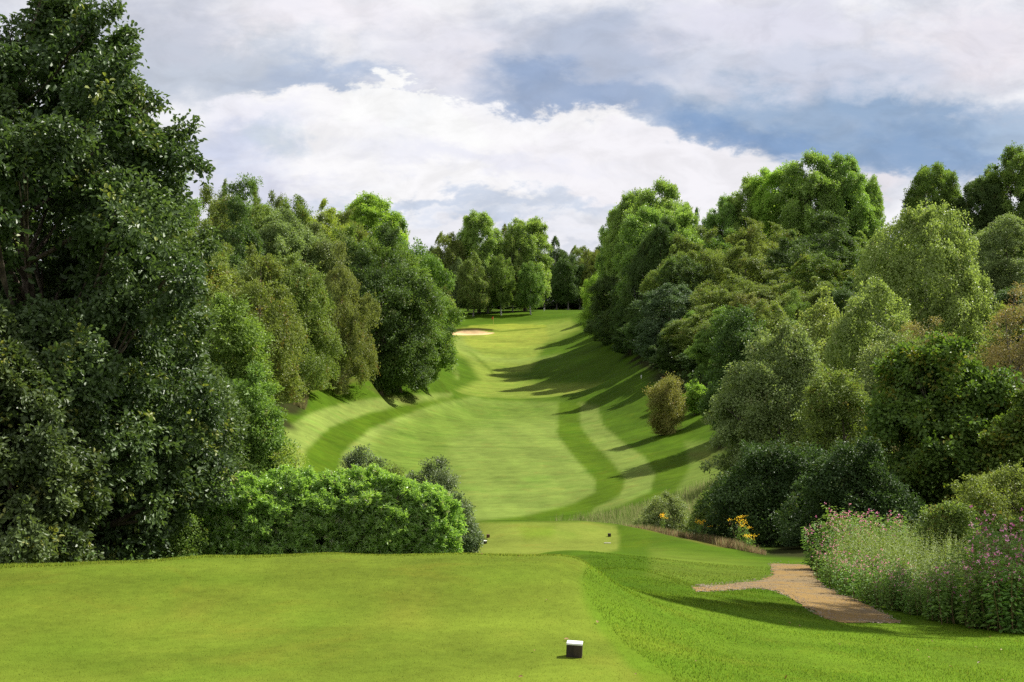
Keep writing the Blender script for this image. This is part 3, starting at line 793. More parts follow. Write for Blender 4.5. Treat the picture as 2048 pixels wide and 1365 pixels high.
BARK = bark_mat('brown_bark', (.05, .036, .024), (.13, .10, .07))
BARKB = bark_mat('birch_bark', (.05, .045, .04), (.62, .60, .56), 3, True)
BARKG = bark_mat('grey_bark', (.10, .09, .075), (.22, .20, .17))
LM = dict(
    oak=leaf_mat('oak_leaf', (.020, .034, .009), (.058, .080, .023), tip=(.24, .27, .06), tip_at=.93, trans=.22, rough=.46, spec=.4),
    dark=leaf_mat('dark_leaf', (.025, .043, .010), (.056, .088, .018), tip=(.11, .14, .03), trans=.25),
    deep=leaf_mat('deep_shade_leaf', (.016, .029, .007), (.042, .066, .015), tip=(.10, .13, .03), trans=.2),
    green=leaf_mat('green_leaf', (.050, .080, .014), (.100, .145, .026), tip=(.16, .19, .035), trans=.3),
    lime=leaf_mat('lime_leaf', (.085, .132, .018), (.160, .225, .036), tip=(.26, .33, .06), trans=.38),
    poplar=leaf_mat('poplar_leaf', (.072, .112, .022), (.150, .210, .042), tip=(.26, .31, .12), trans=.34, rough=.4, spec=.5),
    grey=leaf_mat('grey_green_leaf', (.066, .086, .028), (.128, .155, .052), tip=(.22, .24, .10), trans=.28),
    olive=leaf_mat('olive_leaf', (.056, .074, .015), (.112, .138, .029), tip=(.20, .17, .04), trans=.3),
    brown=leaf_mat('brownish_leaf', (.064, .074, .018), (.120, .130, .034), tip=(.20, .14, .04), trans=.28),
    yellow=leaf_mat('yellowing_leaf', (.095, .118, .020), (.185, .205, .035), tip=(.26, .24, .05), trans=.35),
    bluish=leaf_mat('bluish_leaf', (.030, .048, .020), (.060, .088, .034), tip=(.09, .12, .05), trans=.2),
    silver=leaf_mat('silver_birch_leaf', (.085, .104, .026), (.165, .190, .052), tip=(.31, .32, .13), tip_at=.90, trans=.34, rough=.42, spec=.35),
    maple=leaf_mat('maple_leaf', (.034, .058, .010), (.090, .125, .018), tip=(.20, .20, .025), tip_at=.66, trans=.26),
    russet=leaf_mat('russet_leaf', (.085, .090, .022), (.150, .140, .038), tip=(.24, .14, .05), trans=.25),
    rust=leaf_mat('rusty_leaf', (.085, .074, .024), (.15, .120, .040), tip=(.22, .13, .05), trans=.25),
    laurel=leaf_mat('laurel_leaf', (.098, .156, .026), (.158, .222, .052), tip=(.34, .38, .18), tip_at=.86, objvar=.02, trans=.36, rough=.42, spec=1.0),  # pale tip: young leaves, also standing in for glints on the hedge
    holly=leaf_mat('small_grey_leaf', (.042, .058, .022), (.095, .118, .048), tip=(.16, .19, .10), trans=.2, rough=.5, spec=.4),
)
WIDEN = dict(broad=1.18, poplar=1.12, birch=1.2, highbirch=1.12)
def plant(key, mat, px, vtop, hw, Y, name, label, cat='tree', group=None, bark=None, var=None, sink=0.0, zbase=None, X=None):
    """stand a tree of its own at a distance Y so that its crown tops out at vtop"""
    x = (px - CX) / F * Y if X is None else X
    z = gz(x, Y) - sink if zbase is None else zbase
    ztop = vz(vtop, Y)
    lst = PROTO[key]; rng = random.Random(int(px * 7 + vtop * 3 + Y))
    me, tm, H, R = lst[rng.randrange(len(lst)) if var is None else var % len(lst)]
    rz = rng.uniform(0, 2 * PI)
    e = empty(name, (x, Y, z), label, cat, group, rz)
    sxy = hw * WIDEN.get(key, 1.0) / F * Y / R; szz = (ztop - z) / H
    e.scale = (sxy, sxy, szz)
    t = link('trunk', tm, bark or BARK, e)
    c = link('crown', me, LM[mat], e)
    return e
# ------------------------------------------------------------------ the woods
GL, GR, GC = 'trees of the wood left of the fairway', 'trees of the wood right of the fairway', 'trees behind the green'
def T(key, mat, px, vt, hw, Y, label, g, bark=None, name=None, **kw):
    nm = name or {'broad': 'broadleaf_tree', 'wide': 'spreading_tree', 'poplar': 'poplar_tree', 'birch': 'birch_tree', 'highbirch': 'birch_tree', 'spire': 'conifer_tree'}[key]
    return plant(key, mat, px, vt, hw, Y, nm, label, 'tree', g, bark, **kw)
# left wood, edge of the grass first
T('birch', 'olive', 590, 500, 78, 138, 'weeping olive green birch at the grass edge, its hanging twigs reaching the bank', GL)
T('birch', 'olive', 500, 478, 92, 120, 'dull olive birch between the near alder and the weeping birch of the bank', GL)
T('birch', 'brown', 683, 495, 58, 152, 'narrow brownish birch standing between the weeping birch and the dark alder', GL)
T('broad', 'dark', 760, 452, 88, 166, 'big dark green layered alder overhanging the left bank', GL)
T('broad', 'green', 838, 545, 68, 183, 'rounded green alder closest to the bunker, boughs over the fairway edge', GL)
T('broad', 'dark', 800, 600, 60, 172, 'low dark bough-heavy tree under the alders of the left bank', GL)
T('broad', 'green', 815, 452, 72, 215, 'mid green tree whose slope of crown meets the sky above the bunker', GL)
T('broad', 'dark', 850, 590, 45, 235, 'small dark tree behind the rounded alder beside the bunker', GL)
T('poplar', 'lime', 735, 398, 70, 235, 'bright lime green poplar top standing out of the left wood', GL)
T('broad', 'green', 700, 455, 70, 195, 'grey green tree just below the lime poplar top', GL)
T('broad', 'grey', 655, 440, 70, 178, 'silvery grey willow in the middle of the left wood', GL)
T('broad', 'yellow', 645, 412, 65, 215, 'yellowish tree on the skyline left of the lime poplar', GL)
T('broad', 'grey', 560, 432, 82, 172, 'broad grey green willow above the weeping birch', GL)
T('broad', 'olive', 590, 404, 60, 212, 'olive crown on the skyline beside a pair of bushy tops', GL)
T('broad', 'olive', 545, 388, 40, 205, 'bushy olive top, the higher of a pair on the left skyline', GL)
T('broad', 'olive', 515, 398, 34, 205, 'bushy olive top, the lower of a pair on the left skyline', GL)
T('broad', 'green', 485, 384, 62, 190, 'mid green crown on the skyline left of a pair of bushy tops', GL)
T('broad', 'dark', 470, 425, 70, 158, 'darker round crown below the left skyline', GL)
T('broad', 'olive', 425, 374, 62, 185, 'olive green crown where the left skyline meets the big oak', GL)
T('broad', 'olive', 405, 440, 66, 135, 'olive tree half hidden by the edge of the big oak', GL)
T('broad', 'grey', 455, 374, 34, 195, 'small grey rounded top beside the big oak', GL)
T('broad', 'green', 340, 372, 70, 170, 'green crown showing through gaps in the big oak', GL)
T('broad', 'yellow', 770, 432, 48, 240, 'light green crown on the skyline just right of the lime poplar', GL)
# near alders and birch scrub below the oak
# behind the green
T('poplar', 'poplar', 957, 420, 44, 382, 'tall poplar, first of the two standing over the green', GC)
T('poplar', 'poplar', 1052, 432, 44, 388, 'tall poplar, second of the two standing over the green, paler stem', GC)
T('highbirch', 'olive', 895, 452, 34, 376, 'olive birch at the left end of the row behind the green', GC, BARKG)
T('highbirch', 'grey', 920, 520, 24, 371, 'slim grey green birch before the first poplar behind the green', GC, BARKB)
T('highbirch', 'olive', 948, 508, 30, 366, 'yellow olive birch low before the first poplar', GC, BARKG)
T('highbirch', 'dark', 975, 490, 26, 378, 'dark birch between the two poplars, its left neighbour taller', GC, BARKG)
T('highbirch', 'green', 1003, 500, 26, 370, 'green birch midway between the two poplars', GC, BARKB)
T('highbirch', 'olive', 1024, 478, 22, 381, 'thin olive birch against the second poplar', GC, BARKG)
T('highbirch', 'green', 1062, 515, 27, 369, 'light green birch with white stem at the right end of the row', GC, BARKB)
T('highbirch', 'dark', 870, 482, 22, 398, 'small dark tree at the gap between left wood and green', GC)
T('highbirch', 'dark', 935, 470, 30, 400, 'dark tree filling the space left of the first poplar', GC)
T('highbirch', 'brown', 1008, 455, 22, 402, 'brownish tree top between the poplars', GC)
for i, (px, vt, hw, Y, m, lb) in enumerate((
        (1112, 478, 26, 440, 'dark', 'dark tree of the far line, next to the second poplar'),
        (1135, 500, 28, 425, 'dark', 'thin topped tree of the far line, lower than its neighbours'),
        (1160, 482, 28, 450, 'olive', 'olive tree of the far line with a thin feathery top'),
        (1186, 490, 28, 430, 'olive', 'olive tree of the far line near the right wood'),
        (1215, 480, 30, 445, 'dark', 'dark tree of the far line beside the big poplars'),
        (1090, 500, 24, 450, 'dark', 'dark tree of the far line behind the white stem'),
        (1145, 540, 34, 462, 'dark', 'low dark tree deep in the far line'),
        (1060, 520, 34, 465, 'dark', 'low dark tree behind the second poplar'),
        (1010, 520, 34, 465, 'dark', 'low dark tree behind the gap of the two poplars'),
        (955, 520, 34, 465, 'dark', 'low dark tree behind the first poplar'),
        (905, 520, 34, 465, 'dark', 'low dark tree behind the olive birch'),
        (1200, 545, 34, 462, 'dark', 'low dark tree behind the olive far tree'))):
    T('highbirch' if i < 6 else 'broad', m, px, vt, hw, Y, lb, 'far line of trees beyond the course', BARKG)
# right wood
T('poplar', 'poplar', 1262, 392, 52, 268, 'big pale poplar at the edge of the right wood, taller stands behind', GR)
T('poplar', 'poplar', 1322, 368, 58, 262, 'highest pale poplar beside the fairway on the right', GR)
T('poplar', 'poplar', 1362, 400, 26, 272, 'slim poplar leaning out of the pair beside the fairway', GR)
T('spire', 'green', 1394, 414, 15, 300, 'tiny pointed top alone in the sky between the poplar groups', GR)
T('birch', 'lime', 1200, 528, 32, 300, 'light green tree hanging over the far right edge of the fairway', GR)
T('birch', 'dark', 1228, 545, 46, 262, 'dark weeping tree, its boughs brushing the shaded fairway', GR)
T('birch', 'dark', 1222, 600, 34, 285, 'small dark tree low at the shaded fairway edge', GR)
T('birch', 'dark', 1302, 446, 46, 228, 'dark birch with white limbs showing before the pale poplars', GR, BARKB)
T('birch', 'dark', 1268, 560, 40, 232, 'dark tree whose trunk foot shows at the shaded grass', GR, BARKG)
T('broad', 'olive', 1400, 455, 62, 225, 'olive crown between the two poplar groups', GR)
T('broad', 'bluish', 1335, 575, 70, 188, 'dark blue green oak rounding out over the right bank', GR)
T('broad', 'olive', 1445, 545, 62, 182, 'dull olive crown behind the blue green oak', GR)
T('broad', 'olive', 1405, 610, 62, 168, 'olive tree between the blue green oak and the russet bush', GR)
T('broad', 'dark', 1350, 650, 42, 172, 'low dark tree at the foot of the blue green oak', GR)
T('broad', 'olive', 1490, 490, 70, 205, 'dull green crown in the middle of the right wood', GR)
T('broad', 'olive', 1510, 440, 62, 235, 'olive crown just under the great poplar clump', GR)
for i, (px, vt, hw, Y, lb) in enumerate((
        (1448, 398, 40, 300, 'lowest stem of the great poplar clump, at its left shoulder'),
        (1495, 360, 50, 300, 'second step of the great poplar clump'),
        (1552, 328, 58, 296, 'broad poplar before the summit of the great clump'),
        (1622, 312, 62, 290, 'summit poplar of the great clump'),
        (1682, 320, 56, 292, 'greyish poplar right of the summit of the great clump'),
        (1728, 345, 36, 296, 'last poplar of the great clump, sloping to the sky gap'))):
    T('poplar', 'poplar' if i != 2 else 'lime', px, vt, hw, Y, lb, 'great poplar clump')
T('broad', 'dark', 1650, 445, 82, 205, 'very dark oak crown below the great poplar clump', GR)
T('broad', 'dark', 1590, 470, 60, 195, 'dark green crown left of the very dark oak', GR)
T('broad', 'maple', 1640, 515, 66, 175, 'dark yellow green crown in front of the very dark oak', GR)
T('broad', 'dark', 1700, 560, 60, 160, 'near black tree against the left side of the silver birch', GR)
T('birch', 'green', 1590, 585, 46, 150, 'fresh green birch low in the middle of the right wood', GR)
T('birch', 'brown', 1500, 580, 50, 150, 'brown twiggy birch low in the right wood', GR)
T('broad', 'olive', 1525, 610, 60, 132, 'olive tree above the dark sycamore', GR)
T('poplar', 'green', 1866, 322, 54, 268, 'dark poplar rising right of the sky gap', GR)
T('poplar', 'dark', 1962, 350, 52, 262, 'darker lower poplar between two tall ones on the right skyline', GR)
T('poplar', 'green', 2022, 300, 60, 262, 'tallest poplar in the top right corner', GR)
T('poplar', 'green', 2110, 310, 60, 262, 'poplar at the very edge of the right skyline', GR)
T('broad', 'grey', 2020, 440, 74, 165, 'grey green tree under the tallest poplar in the corner', GR)
T('broad', 'dark', 1940, 480, 60, 180, 'dark tree behind the right shoulder of the silver birch', GR)
T('broad', 'dark', 1790, 470, 70, 200, 'dark tree hidden behind the silver birch', GR)
T('broad', 'dark', 2060, 560, 90, 130, 'dark crown behind the bare rusty thicket', GR)

for px, vt, hw, Y, m, lb in (
        (300, 400, 70, 150, 'olive', 'olive crown hidden mostly behind the big oak'),
        (530, 425, 70, 182, 'olive', 'olive crown between the grey willows and the left skyline'),
        (610, 450, 66, 186, 'green', 'green crown behind the silvery grey willow'),
        (690, 425, 55, 222, 'olive', 'olive crown just left of the lime poplar, on the skyline'),
        (620, 560, 60, 158, 'dark', 'dark tree in the gap between the weeping and the brownish birch'),
        (450, 500, 80, 142, 'grey', 'grey green tree behind the near alder'),
        (540, 560, 70, 146, 'green', 'green tree hidden behind the weeping birches of the bank'),
        (800, 500, 70, 196, 'green', 'green tree between the dark alder and the rounded alder'),
        (868, 560, 36, 262, 'olive', 'olive tree at the far corner of the left wood'),
        (860, 610, 34, 300, 'dark', 'dark tree screening the left side of the bunker')):
    T('broad', m, px, vt, hw, Y, lb, GL)
for px, vt, hw, Y, m, lb in (
        (1285, 520, 60, 246, 'dark', 'dark tree under the pale poplars at the fairway edge'),
        (1255, 590, 46, 246, 'dark', 'low dark tree whose boughs meet the shaded grass'),
        (1340, 500, 50, 212, 'olive', 'olive tree right of the dark birch with white limbs'),
        (1370, 520, 60, 205, 'dark', 'dark tree above the blue green oak'),
        (1290, 630, 40, 215, 'dark', 'low dark tree behind the blue green oak'),
        (1205, 570, 30, 325, 'green', 'green tree farthest along the shaded fairway edge'),
        (1460, 460, 60, 240, 'green', 'green crown between the olive ones under the great clump'),
        (1560, 450, 60, 240, 'olive', 'olive crown under the middle of the great poplar clump'),
        (1550, 540, 66, 185, 'olive', 'olive crown in the heart of the right wood'),
        (1450, 620, 60, 150, 'green', 'green tree behind the dark sycamore'),
        (1620, 560, 60, 165, 'olive', 'olive tree between dark yellow green crown and fresh birch'),
        (1410, 690, 46, 160, 'dark', 'low dark tree behind the bright sapling'),
        (1720, 470, 60, 215, 'green', 'green tree at the left shoulder of the silver birch'),
        (1900, 430, 60, 215, 'dark', 'dark tree between silver birch top and tall poplars'),
        (1830, 450, 60, 230, 'olive', 'olive tree behind the silver birch top')):
    T('broad', m, px, vt, hw, Y, lb, GR)

# the dense edge of the right wood whose merged crowns shade the far bank
for i, (px, vt, hw, Y, m, lb) in enumerate((
        (1292, 420, 55, 240, 'poplar', 'pale poplar filling in behind the dark birch with white limbs'),
        (1345, 410, 55, 246, 'poplar', 'pale poplar at the right flank of the poplars beside the fairway'),
        (1385, 470, 50, 252, 'dark', 'dark poplar behind the olive crown between the poplar groups'),
        (1330, 440, 45, 228, 'dark', 'dark poplar just behind the dark birch'),
        (1240, 420, 42, 276, 'poplar', 'pale poplar forming the left outline of the poplars beside the fairway'))):
    T('poplar', m, px, vt, hw, Y, lb, GR)
for px, vt, hw, Y, m, lb in (
        (1262, 640, 34, 226, 'dark', 'dark bough at the grass edge under the dark birch'),
        (1300, 600, 40, 205, 'dark', 'dark tree pressed between dark birch and blue green oak'),
        (1232, 610, 36, 250, 'dark', 'dark round tree at the grass edge below the pale poplars'),
        (1192, 600, 26, 322, 'dark', 'dark small tree beside the green at the wood edge')):
    T('broad', m, px, vt, hw, Y, lb, GR)
for px, vt, hw, Y, m, lb in (
        (1402, 625, 44, 172, 'green', 'mid green tree low on the right bank behind the russet bush'),
        (1345, 600, 42, 200, 'olive', 'olive tree behind the blue green oak, level with its top'),
        (1452, 640, 44, 157, 'dark', 'dark low tree behind the sycamore, above the bright sapling'),
        (1330, 570, 44, 212, 'dark', 'dark tree right behind the top of the blue green oak')):
    T('broad', m, px, vt, hw, Y, lb, GR)
for px, hw in ((905, 34), (960, 34), (1015, 34), (1075, 30), (1118, 30), (1150, 26), (1185, 30)):
    T('broad', 'deep', px, 588 + (px % 4) * 4, hw, 455 + (px % 3) * 5, 'low dark shrubby growth closing the view under the far line of trees', 'low growth beyond the course')
# ------------------------------------------------------------------ nearer trees and shrubs, with finer leaves
def near_tree(name, label, cat, px, vtop, hw, Y, mat, prof='round', nlobe=60, ntuft=60, nleaf=16, leaf=.11, lr=.7, style='tuft', shape='quad', seed=1,
              bark=None, r0=.12, z0=.3, zbase=None, group=None, multi=1, tuft_r=.22, up=.5, ratio=.6, inner=.12, nlimb=16, top=.82, X=None, front=True, gap=0., R=None, lean=.03, sy=1.0, warp=.20):
    x = (px - CX) / F * Y if X is None else X
    z = gz(x, Y) if zbase is None else zbase
    H = vz(vtop, Y) - z; R = hw / F * Y if R is None else R
    e = empty(name, (x, Y, z), label, cat, group)
    fr = unit(np.array([-x, -Y, 2.0])) if front else None
    me, lobes = make_crown(seed, prof, R, H, z0, nlobe, ntuft, nleaf, leaf, lr, style=style, shape=shape, tuft_r=tuft_r, up=up, ratio=ratio, inner=inner, front=fr, gap=gap, warp=warp)
    tm = make_trunk(seed, lobes, H, r0, lean=lean, nlimb=nlimb, multi=multi, top=top)
    link('trunk', tm, bark or BARK, e); link('crown', me, LM[mat], e)
    e.scale = (1, sy, 1)
    return e
# big oak at the left of the tee and its companions
near_tree('oak_tree', 'big dark oak with glossy lobed leaves filling the left of the view', 'tree', 92, -60, 352, 25, 'oak', 'round', 230, 64, 16, .105, .56,
          shape='oval', seed=21, r0=.22, z0=.2, tuft_r=.16, inner=.30, nlimb=70, top=.86)
near_tree('oak_tree', 'lower oak limb growth sweeping down beside the laurel hedge', 'tree', 250, 300, 220, 28, 'oak', 'skirt', 130, 58, 16, .105, .56,
          shape='oval', seed=22, r0=.14, z0=.15, tuft_r=.17, inner=.3, nlimb=40)
near_tree('oak_tree', 'young oak at the left edge beside the mown tee', 'tree', 10, 640, 190, 21.5, 'oak', 'skirt', 90, 56, 15, .095, .45,
          shape='oval', seed=23, r0=.10, z0=.1, tuft_r=.14, inner=.3, nlimb=30)
near_tree('oak_tree', 'shaded oak close behind the big one, closing the gaps in its crown', 'tree', 60, 120, 260, 33, 'oak', 'round', 110, 50, 15, .13, .8, seed=29, r0=.15, z0=.2, tuft_r=.22, inner=.3)
near_tree('alder_tree', 'mid green alder leaning out between oak and weeping birch', 'tree', 455, 585, 105, 62, 'green', 'round', 110, 55, 15, .15, .72, seed=24, r0=.16, z0=.3, tuft_r=.24)
near_tree('alder_tree', 'lighter small alder whose twigs reach over the striped bank', 'tree', 505, 720, 85, 54, 'green', 'skirt', 80, 50, 15, .12, .5, seed=25, r0=.10, z0=.2, tuft_r=.2)
near_tree('alder_tree', 'dark alder deep behind the laurel hedge and oak', 'tree', 360, 700, 130, 42, 'dark', 'dome', 90, 50, 15, .12, .62, seed=26, r0=.12, z0=.2, tuft_r=.2)
near_tree('alder_tree', 'tall olive alder touching the right outline of the oak', 'tree', 410, 520, 80, 78, 'olive', 'round', 90, 50, 15, .17, .8, seed=27, r0=.16, z0=.3, tuft_r=.27)
near_tree('leafy_shrub', 'fine leaved dull shrub squeezed between oak and laurel hedge', 'shrub', 325, 985, 85, 26, 'green', 'dome', 50, 50, 18, .05, .3, seed=28, r0=.04, z0=.05, tuft_r=.12, multi=3)
# laurel hedge: big bushes grown together
for (px, vt, hw, Y, sd, lb, mt) in ((462, 958, 128, 27.0, 31, 'leafy laurel, the darker part of the hedge next to the oak', 0),
                                (600, 948, 120, 27.4, 32, 'glossy bright laurel filling the middle of the hedge', 0),
                                (730, 950, 115, 27.6, 37, 'yellow green tipped laurel between the middle and the end of the hedge', 0),
                                (838, 985, 88, 27.8, 38, 'lower sunlit laurel ending the hedge, beside the grey leaved shrubs', 0)):
    near_tree('laurel_bush', lb, 'shrub', px, vt, hw, Y, 'laurel', 'box', 260, 44, 12, .085, .20,
              style='shoot', shape='oval', seed=sd, r0=.05, z0=.0, tuft_r=.065, ratio=.34, multi=4, inner=.3, up=1.0, sy=.7, nlimb=14, group='laurels of one hedge behind the tee', warp=.03)
near_tree('leafy_shrub', 'dark small leaved shrub rising behind the right end of the laurel', 'shrub', 868, 916, 76, 30.5, 'holly', 'round', 60, 60, 20, .045, .28, seed=33, r0=.04, z0=.05, tuft_r=.11, multi=3, ratio=.6)
near_tree('leafy_shrub', 'low grey leaved shrub ending the hedge beside the lower tee', 'shrub', 915, 990, 44, 29.5, 'holly', 'dome', 40, 60, 20, .045, .22, seed=34, r0=.03, z0=.05, tuft_r=.10, multi=3)
near_tree('leafy_shrub', 'dark small leaved tuft peeping over the middle of the laurel', 'shrub', 712, 898, 72, 31.5, 'holly', 'round', 50, 60, 18, .045, .28, seed=35, r0=.03, z0=.05, tuft_r=.11, multi=3)
near_tree('leafy_shrub', 'thin olive shrub filling the dip between the two dark shrubs', 'shrub', 795, 920, 62, 32.5, 'olive', 'round', 36, 50, 18, .045, .28, seed=39, r0=.03, z0=.05, tuft_r=.11, multi=3)
near_tree('birch_sapling', 'wispy yellowing sapling between alder and laurel hedge', 'sapling', 572, 880, 48, 36, 'yellow', 'round', 36, 26, 12, .06, .35, seed=36, r0=.02, z0=.3, tuft_r=.14, inner=0, nlimb=20, bark=BARKG)
# right side, near to far
near_tree('silver_birch_tree', 'great pale weeping silver birch dominating the right wood', 'tree', 1845, 380, 150, 78, 'silver', 'skirt', 240, 60, 15, .14, .74, style='droop', seed=41, bark=BARKB, r0=.20, z0=.3, tuft_r=.30, up=.3, ratio=.7, nlimb=30)
near_tree('silver_birch_tree', 'shorter silver birch drooping before the great one', 'tree', 1745, 560, 105, 72, 'silver', 'round', 100, 55, 15, .13, .62, style='droop', seed=42, bark=BARKB, r0=.14, z0=.6, tuft_r=.26, up=.3, ratio=.7)
near_tree('silver_birch_tree', 'pale green birch low between sycamore and silver birch', 'tree', 1640, 600, 90, 84, 'silver', 'round', 90, 52, 15, .15, .72, style='droop', seed=43, bark=BARKB, r0=.14, z0=.6, tuft_r=.3, up=.3, ratio=.7)
near_tree('sycamore_tree', 'dark green sycamore behind the willow, above the russet bush', 'tree', 1478, 640, 82, 112, 'dark', 'round', 90, 55, 14, .22, .95, seed=44, r0=.2, z0=.3, tuft_r=.32)
near_tree('willow_tree', 'grey green willow with pale upper leaves and a dark shaded foot', 'tree', 1560, 668, 132, 58, 'grey', 'dome', 170, 56, 15, .125, .72, seed=45, bark=BARKG, r0=.16, z0=.2, tuft_r=.24)
near_tree('willow_tree', 'dark low willow overhanging the bend of the gravel path', 'tree', 1545, 880, 135, 42, 'deep', 'skirt', 110, 52, 15, .10, .5, seed=46, r0=.10, z0=.1, tuft_r=.19)
near_tree('willow_tree', 'shaded olive tree between willow and yellow tipped maple', 'tree', 1690, 740, 95, 50, 'olive', 'dome', 110, 52, 15, .11, .6, seed=47, r0=.12, z0=.15, tuft_r=.2)
near_tree('hazel_tree', 'very dark hazel filling the space under the maple', 'tree', 1710, 880, 120, 38, 'deep', 'skirt', 90, 50, 15, .09, .42, seed=48, r0=.08, z0=.05, tuft_r=.17)
near_tree('rusty_tree', 'rust coloured thin shrub tree between silver birch and maple', 'tree', 1868, 630, 95, 60, 'rust', 'round', 70, 34, 12, .09, .6, seed=49, bark=BARKG, r0=.08, z0=.5, tuft_r=.22, inner=0)
near_tree('rusty_tree', 'bare twiggy reddish thicket at the right edge above the maple', 'tree', 2045, 560, 85, 56, 'rust', 'dome', 80, 40, 12, .09, .6, seed=50, bark=BARKG, r0=.10, z0=.5, tuft_r=.22, inner=0, nlimb=50)
near_tree('broadleaf_tree', 'dull green tree under the skirt of the great silver birch', 'tree', 1800, 690, 110, 66, 'grey', 'dome', 100, 52, 14, .14, .7, seed=60, r0=.12, z0=.2, tuft_r=.26)
near_tree('broadleaf_tree', 'dark tree backing the bare reddish thicket', 'tree', 2040, 610, 120, 68, 'olive', 'dome', 100, 52, 14, .15, .75, seed=61, r0=.12, z0=.2, tuft_r=.28)
near_tree('maple_tree', 'rounded maple with dark green leaves and yellow tipped shoots', 'tree', 1892, 690, 172, 41, 'maple', 'round', 130, 50, 15, .125, .55, shape='oval', seed=51, r0=.12, z0=.15, tuft_r=.2, ratio=.75, inner=.2)
near_tree('maple_tree', 'low maple growth at the right edge under the thicket', 'tree', 2065, 800, 90, 38, 'maple', 'dome', 70, 48, 14, .12, .48, shape='oval', seed=52, r0=.1, z0=.15, tuft_r=.18, ratio=.75)
near_tree('hawthorn_bush', 'dull olive hawthorn bush at the right edge over the pink flowers', 'shrub', 2015, 930, 135, 26, 'olive', 'dome', 90, 50, 16, .055, .32, seed=53, r0=.05, z0=.05, tuft_r=.13, multi=3)
near_tree('hawthorn_bush', 'small hawthorn bush running down from the bigger one to the nettles', 'shrub', 1905, 1010, 65, 25, 'olive', 'dome', 50, 46, 16, .055, .26, seed=54, r0=.04, z0=.05, tuft_r=.12, multi=3)
# the solitary bush on the bank and its neighbour
near_tree('russet_bush', 'solitary russet brown bush standing on the right bank', 'shrub', 1335, 757, 40, 128, 'russet', 'vase', 60, 50, 14, .14, .5, seed=55, r0=.10, z0=.1, tuft_r=.24, style='upright', multi=3)
near_tree('broadleaf_sapling', 'small bright green sapling beside the russet bush', 'sapling', 1390, 762, 22, 136, 'lime', 'vase', 34, 40, 12, .16, .42, seed=56, r0=.06, z0=.4, tuft_r=.22)
near_tree('leafy_shrub', 'small rounded dark shrub behind the bright sapling', 'shrub', 1425, 770, 26, 138, 'dark', 'dome', 34, 40, 12, .18, .5, seed=57, r0=.06, z0=.1, tuft_r=.24)
# scrub beyond the lower tee
near_tree('willow_scrub', 'grey green scrub willow behind the reddish grass of the lower tee', 'shrub', 1340, 986, 62, 50, 'grey', 'dome', 56, 50, 15, .065, .32, seed=58, r0=.04, z0=.05, tuft_r=.14, multi=3)
near_tree('willow_scrub', 'olive scrub willow beside the dark willow, orange leaves on top', 'shrub', 1425, 990, 50, 47, 'olive', 'dome', 46, 50, 15, .065, .32, seed=59, r0=.04, z0=.05, tuft_r=.14, multi=3, bark=BARKG)
# ------------------------------------------------------------------ gravel path
PATH = [(1800, 1246), (1770, 1228), (1738, 1211), (1700, 1196), (1652, 1177), (1636, 1160), (1628, 1146), (1622, 1133), (1600, 1128), (1555, 1127), (1538, 1129), (1546, 1139),
        (1538, 1154), (1515, 1162), (1460, 1168), (1385, 1175), (1392, 1184), (1450, 1182), (1510, 1177), (1545, 1181), (1585, 1198), (1620, 1222), (1652, 1240), (1690, 1248)]
def build_path():
    t = np.arange(.125, .315, .0009); rows = np.arange(15.5, 34, .05)
    X, Y = fan(t, rows); Z = ground_z(X, Y)
    px, v = project(X, Y, Z)
    d = sdist(px + 7 * vnoise(X * 3, Y * 3, 31), v + 1.5 * vnoise(X * 5, Y * 5, 32), PATH)
    nc = len(t); i = np.arange(len(rows) - 1)[:, None] * nc; j = np.arange(nc - 1)[None]
    Fq = np.stack([i + j, i + j + 1, i + nc + j + 1, i + nc + j], -1).reshape(-1, 4)
    keep = (d[Fq] > 0).all(1)
    Z = Z + np.clip(d / 6, 0, 1) * .012 + .004 + .006 * vnoise(X * 9, Y * 9, 4)
    m, nt, out = new_mat('gravel')
    tc = N(nt, 'ShaderNodeTexCoord'); vv = tc.outputs['Object']
    n1 = NOISE(nt, vv, .8, 5, .6, .4); n2 = NOISE(nt, vv, 60, 3, .8); n3 = NOISE(nt, vv, 6, 5, .7)
    c = MIXC(nt, MAPR(nt, n1, .40, .60), (.200, .130, .048), (.165, .122, .066))
    c = MIXC(nt, MAPR(nt, n3, .52, .72), c, (.09, .065, .04))
    c = MIXC(nt, 1.0, c, MATH(nt, 'MULTIPLY_ADD', n2, 1.6, .2), 'MULTIPLY')
    p = N(nt, 'ShaderNodeBsdfPrincipled'); nt.links.new(c, p.inputs['Base Color']); p.inputs['Roughness'].default_value = .95; p.inputs['Specular IOR Level'].default_value = .05
    b = N(nt, 'ShaderNodeBump'); b.inputs['Strength'].default_value = .8; b.inputs['Distance'].default_value = .012; nt.links.new(n2, b.inputs['Height'])
    nt.links.new(b.outputs[0], p.inputs['Normal']); nt.links.new(p.outputs[0], out.inputs['Surface'])
    used = np.unique(Fq[keep]); remap = np.zeros(len(X), np.int32); remap[used] = np.arange(len(used))
    me = mesh_np('path', np.stack([X, Y, Z], 1)[used], remap[Fq[keep]], smooth=True)
    o = link('path', me, m); o['kind'] = 'structure'
build_path()

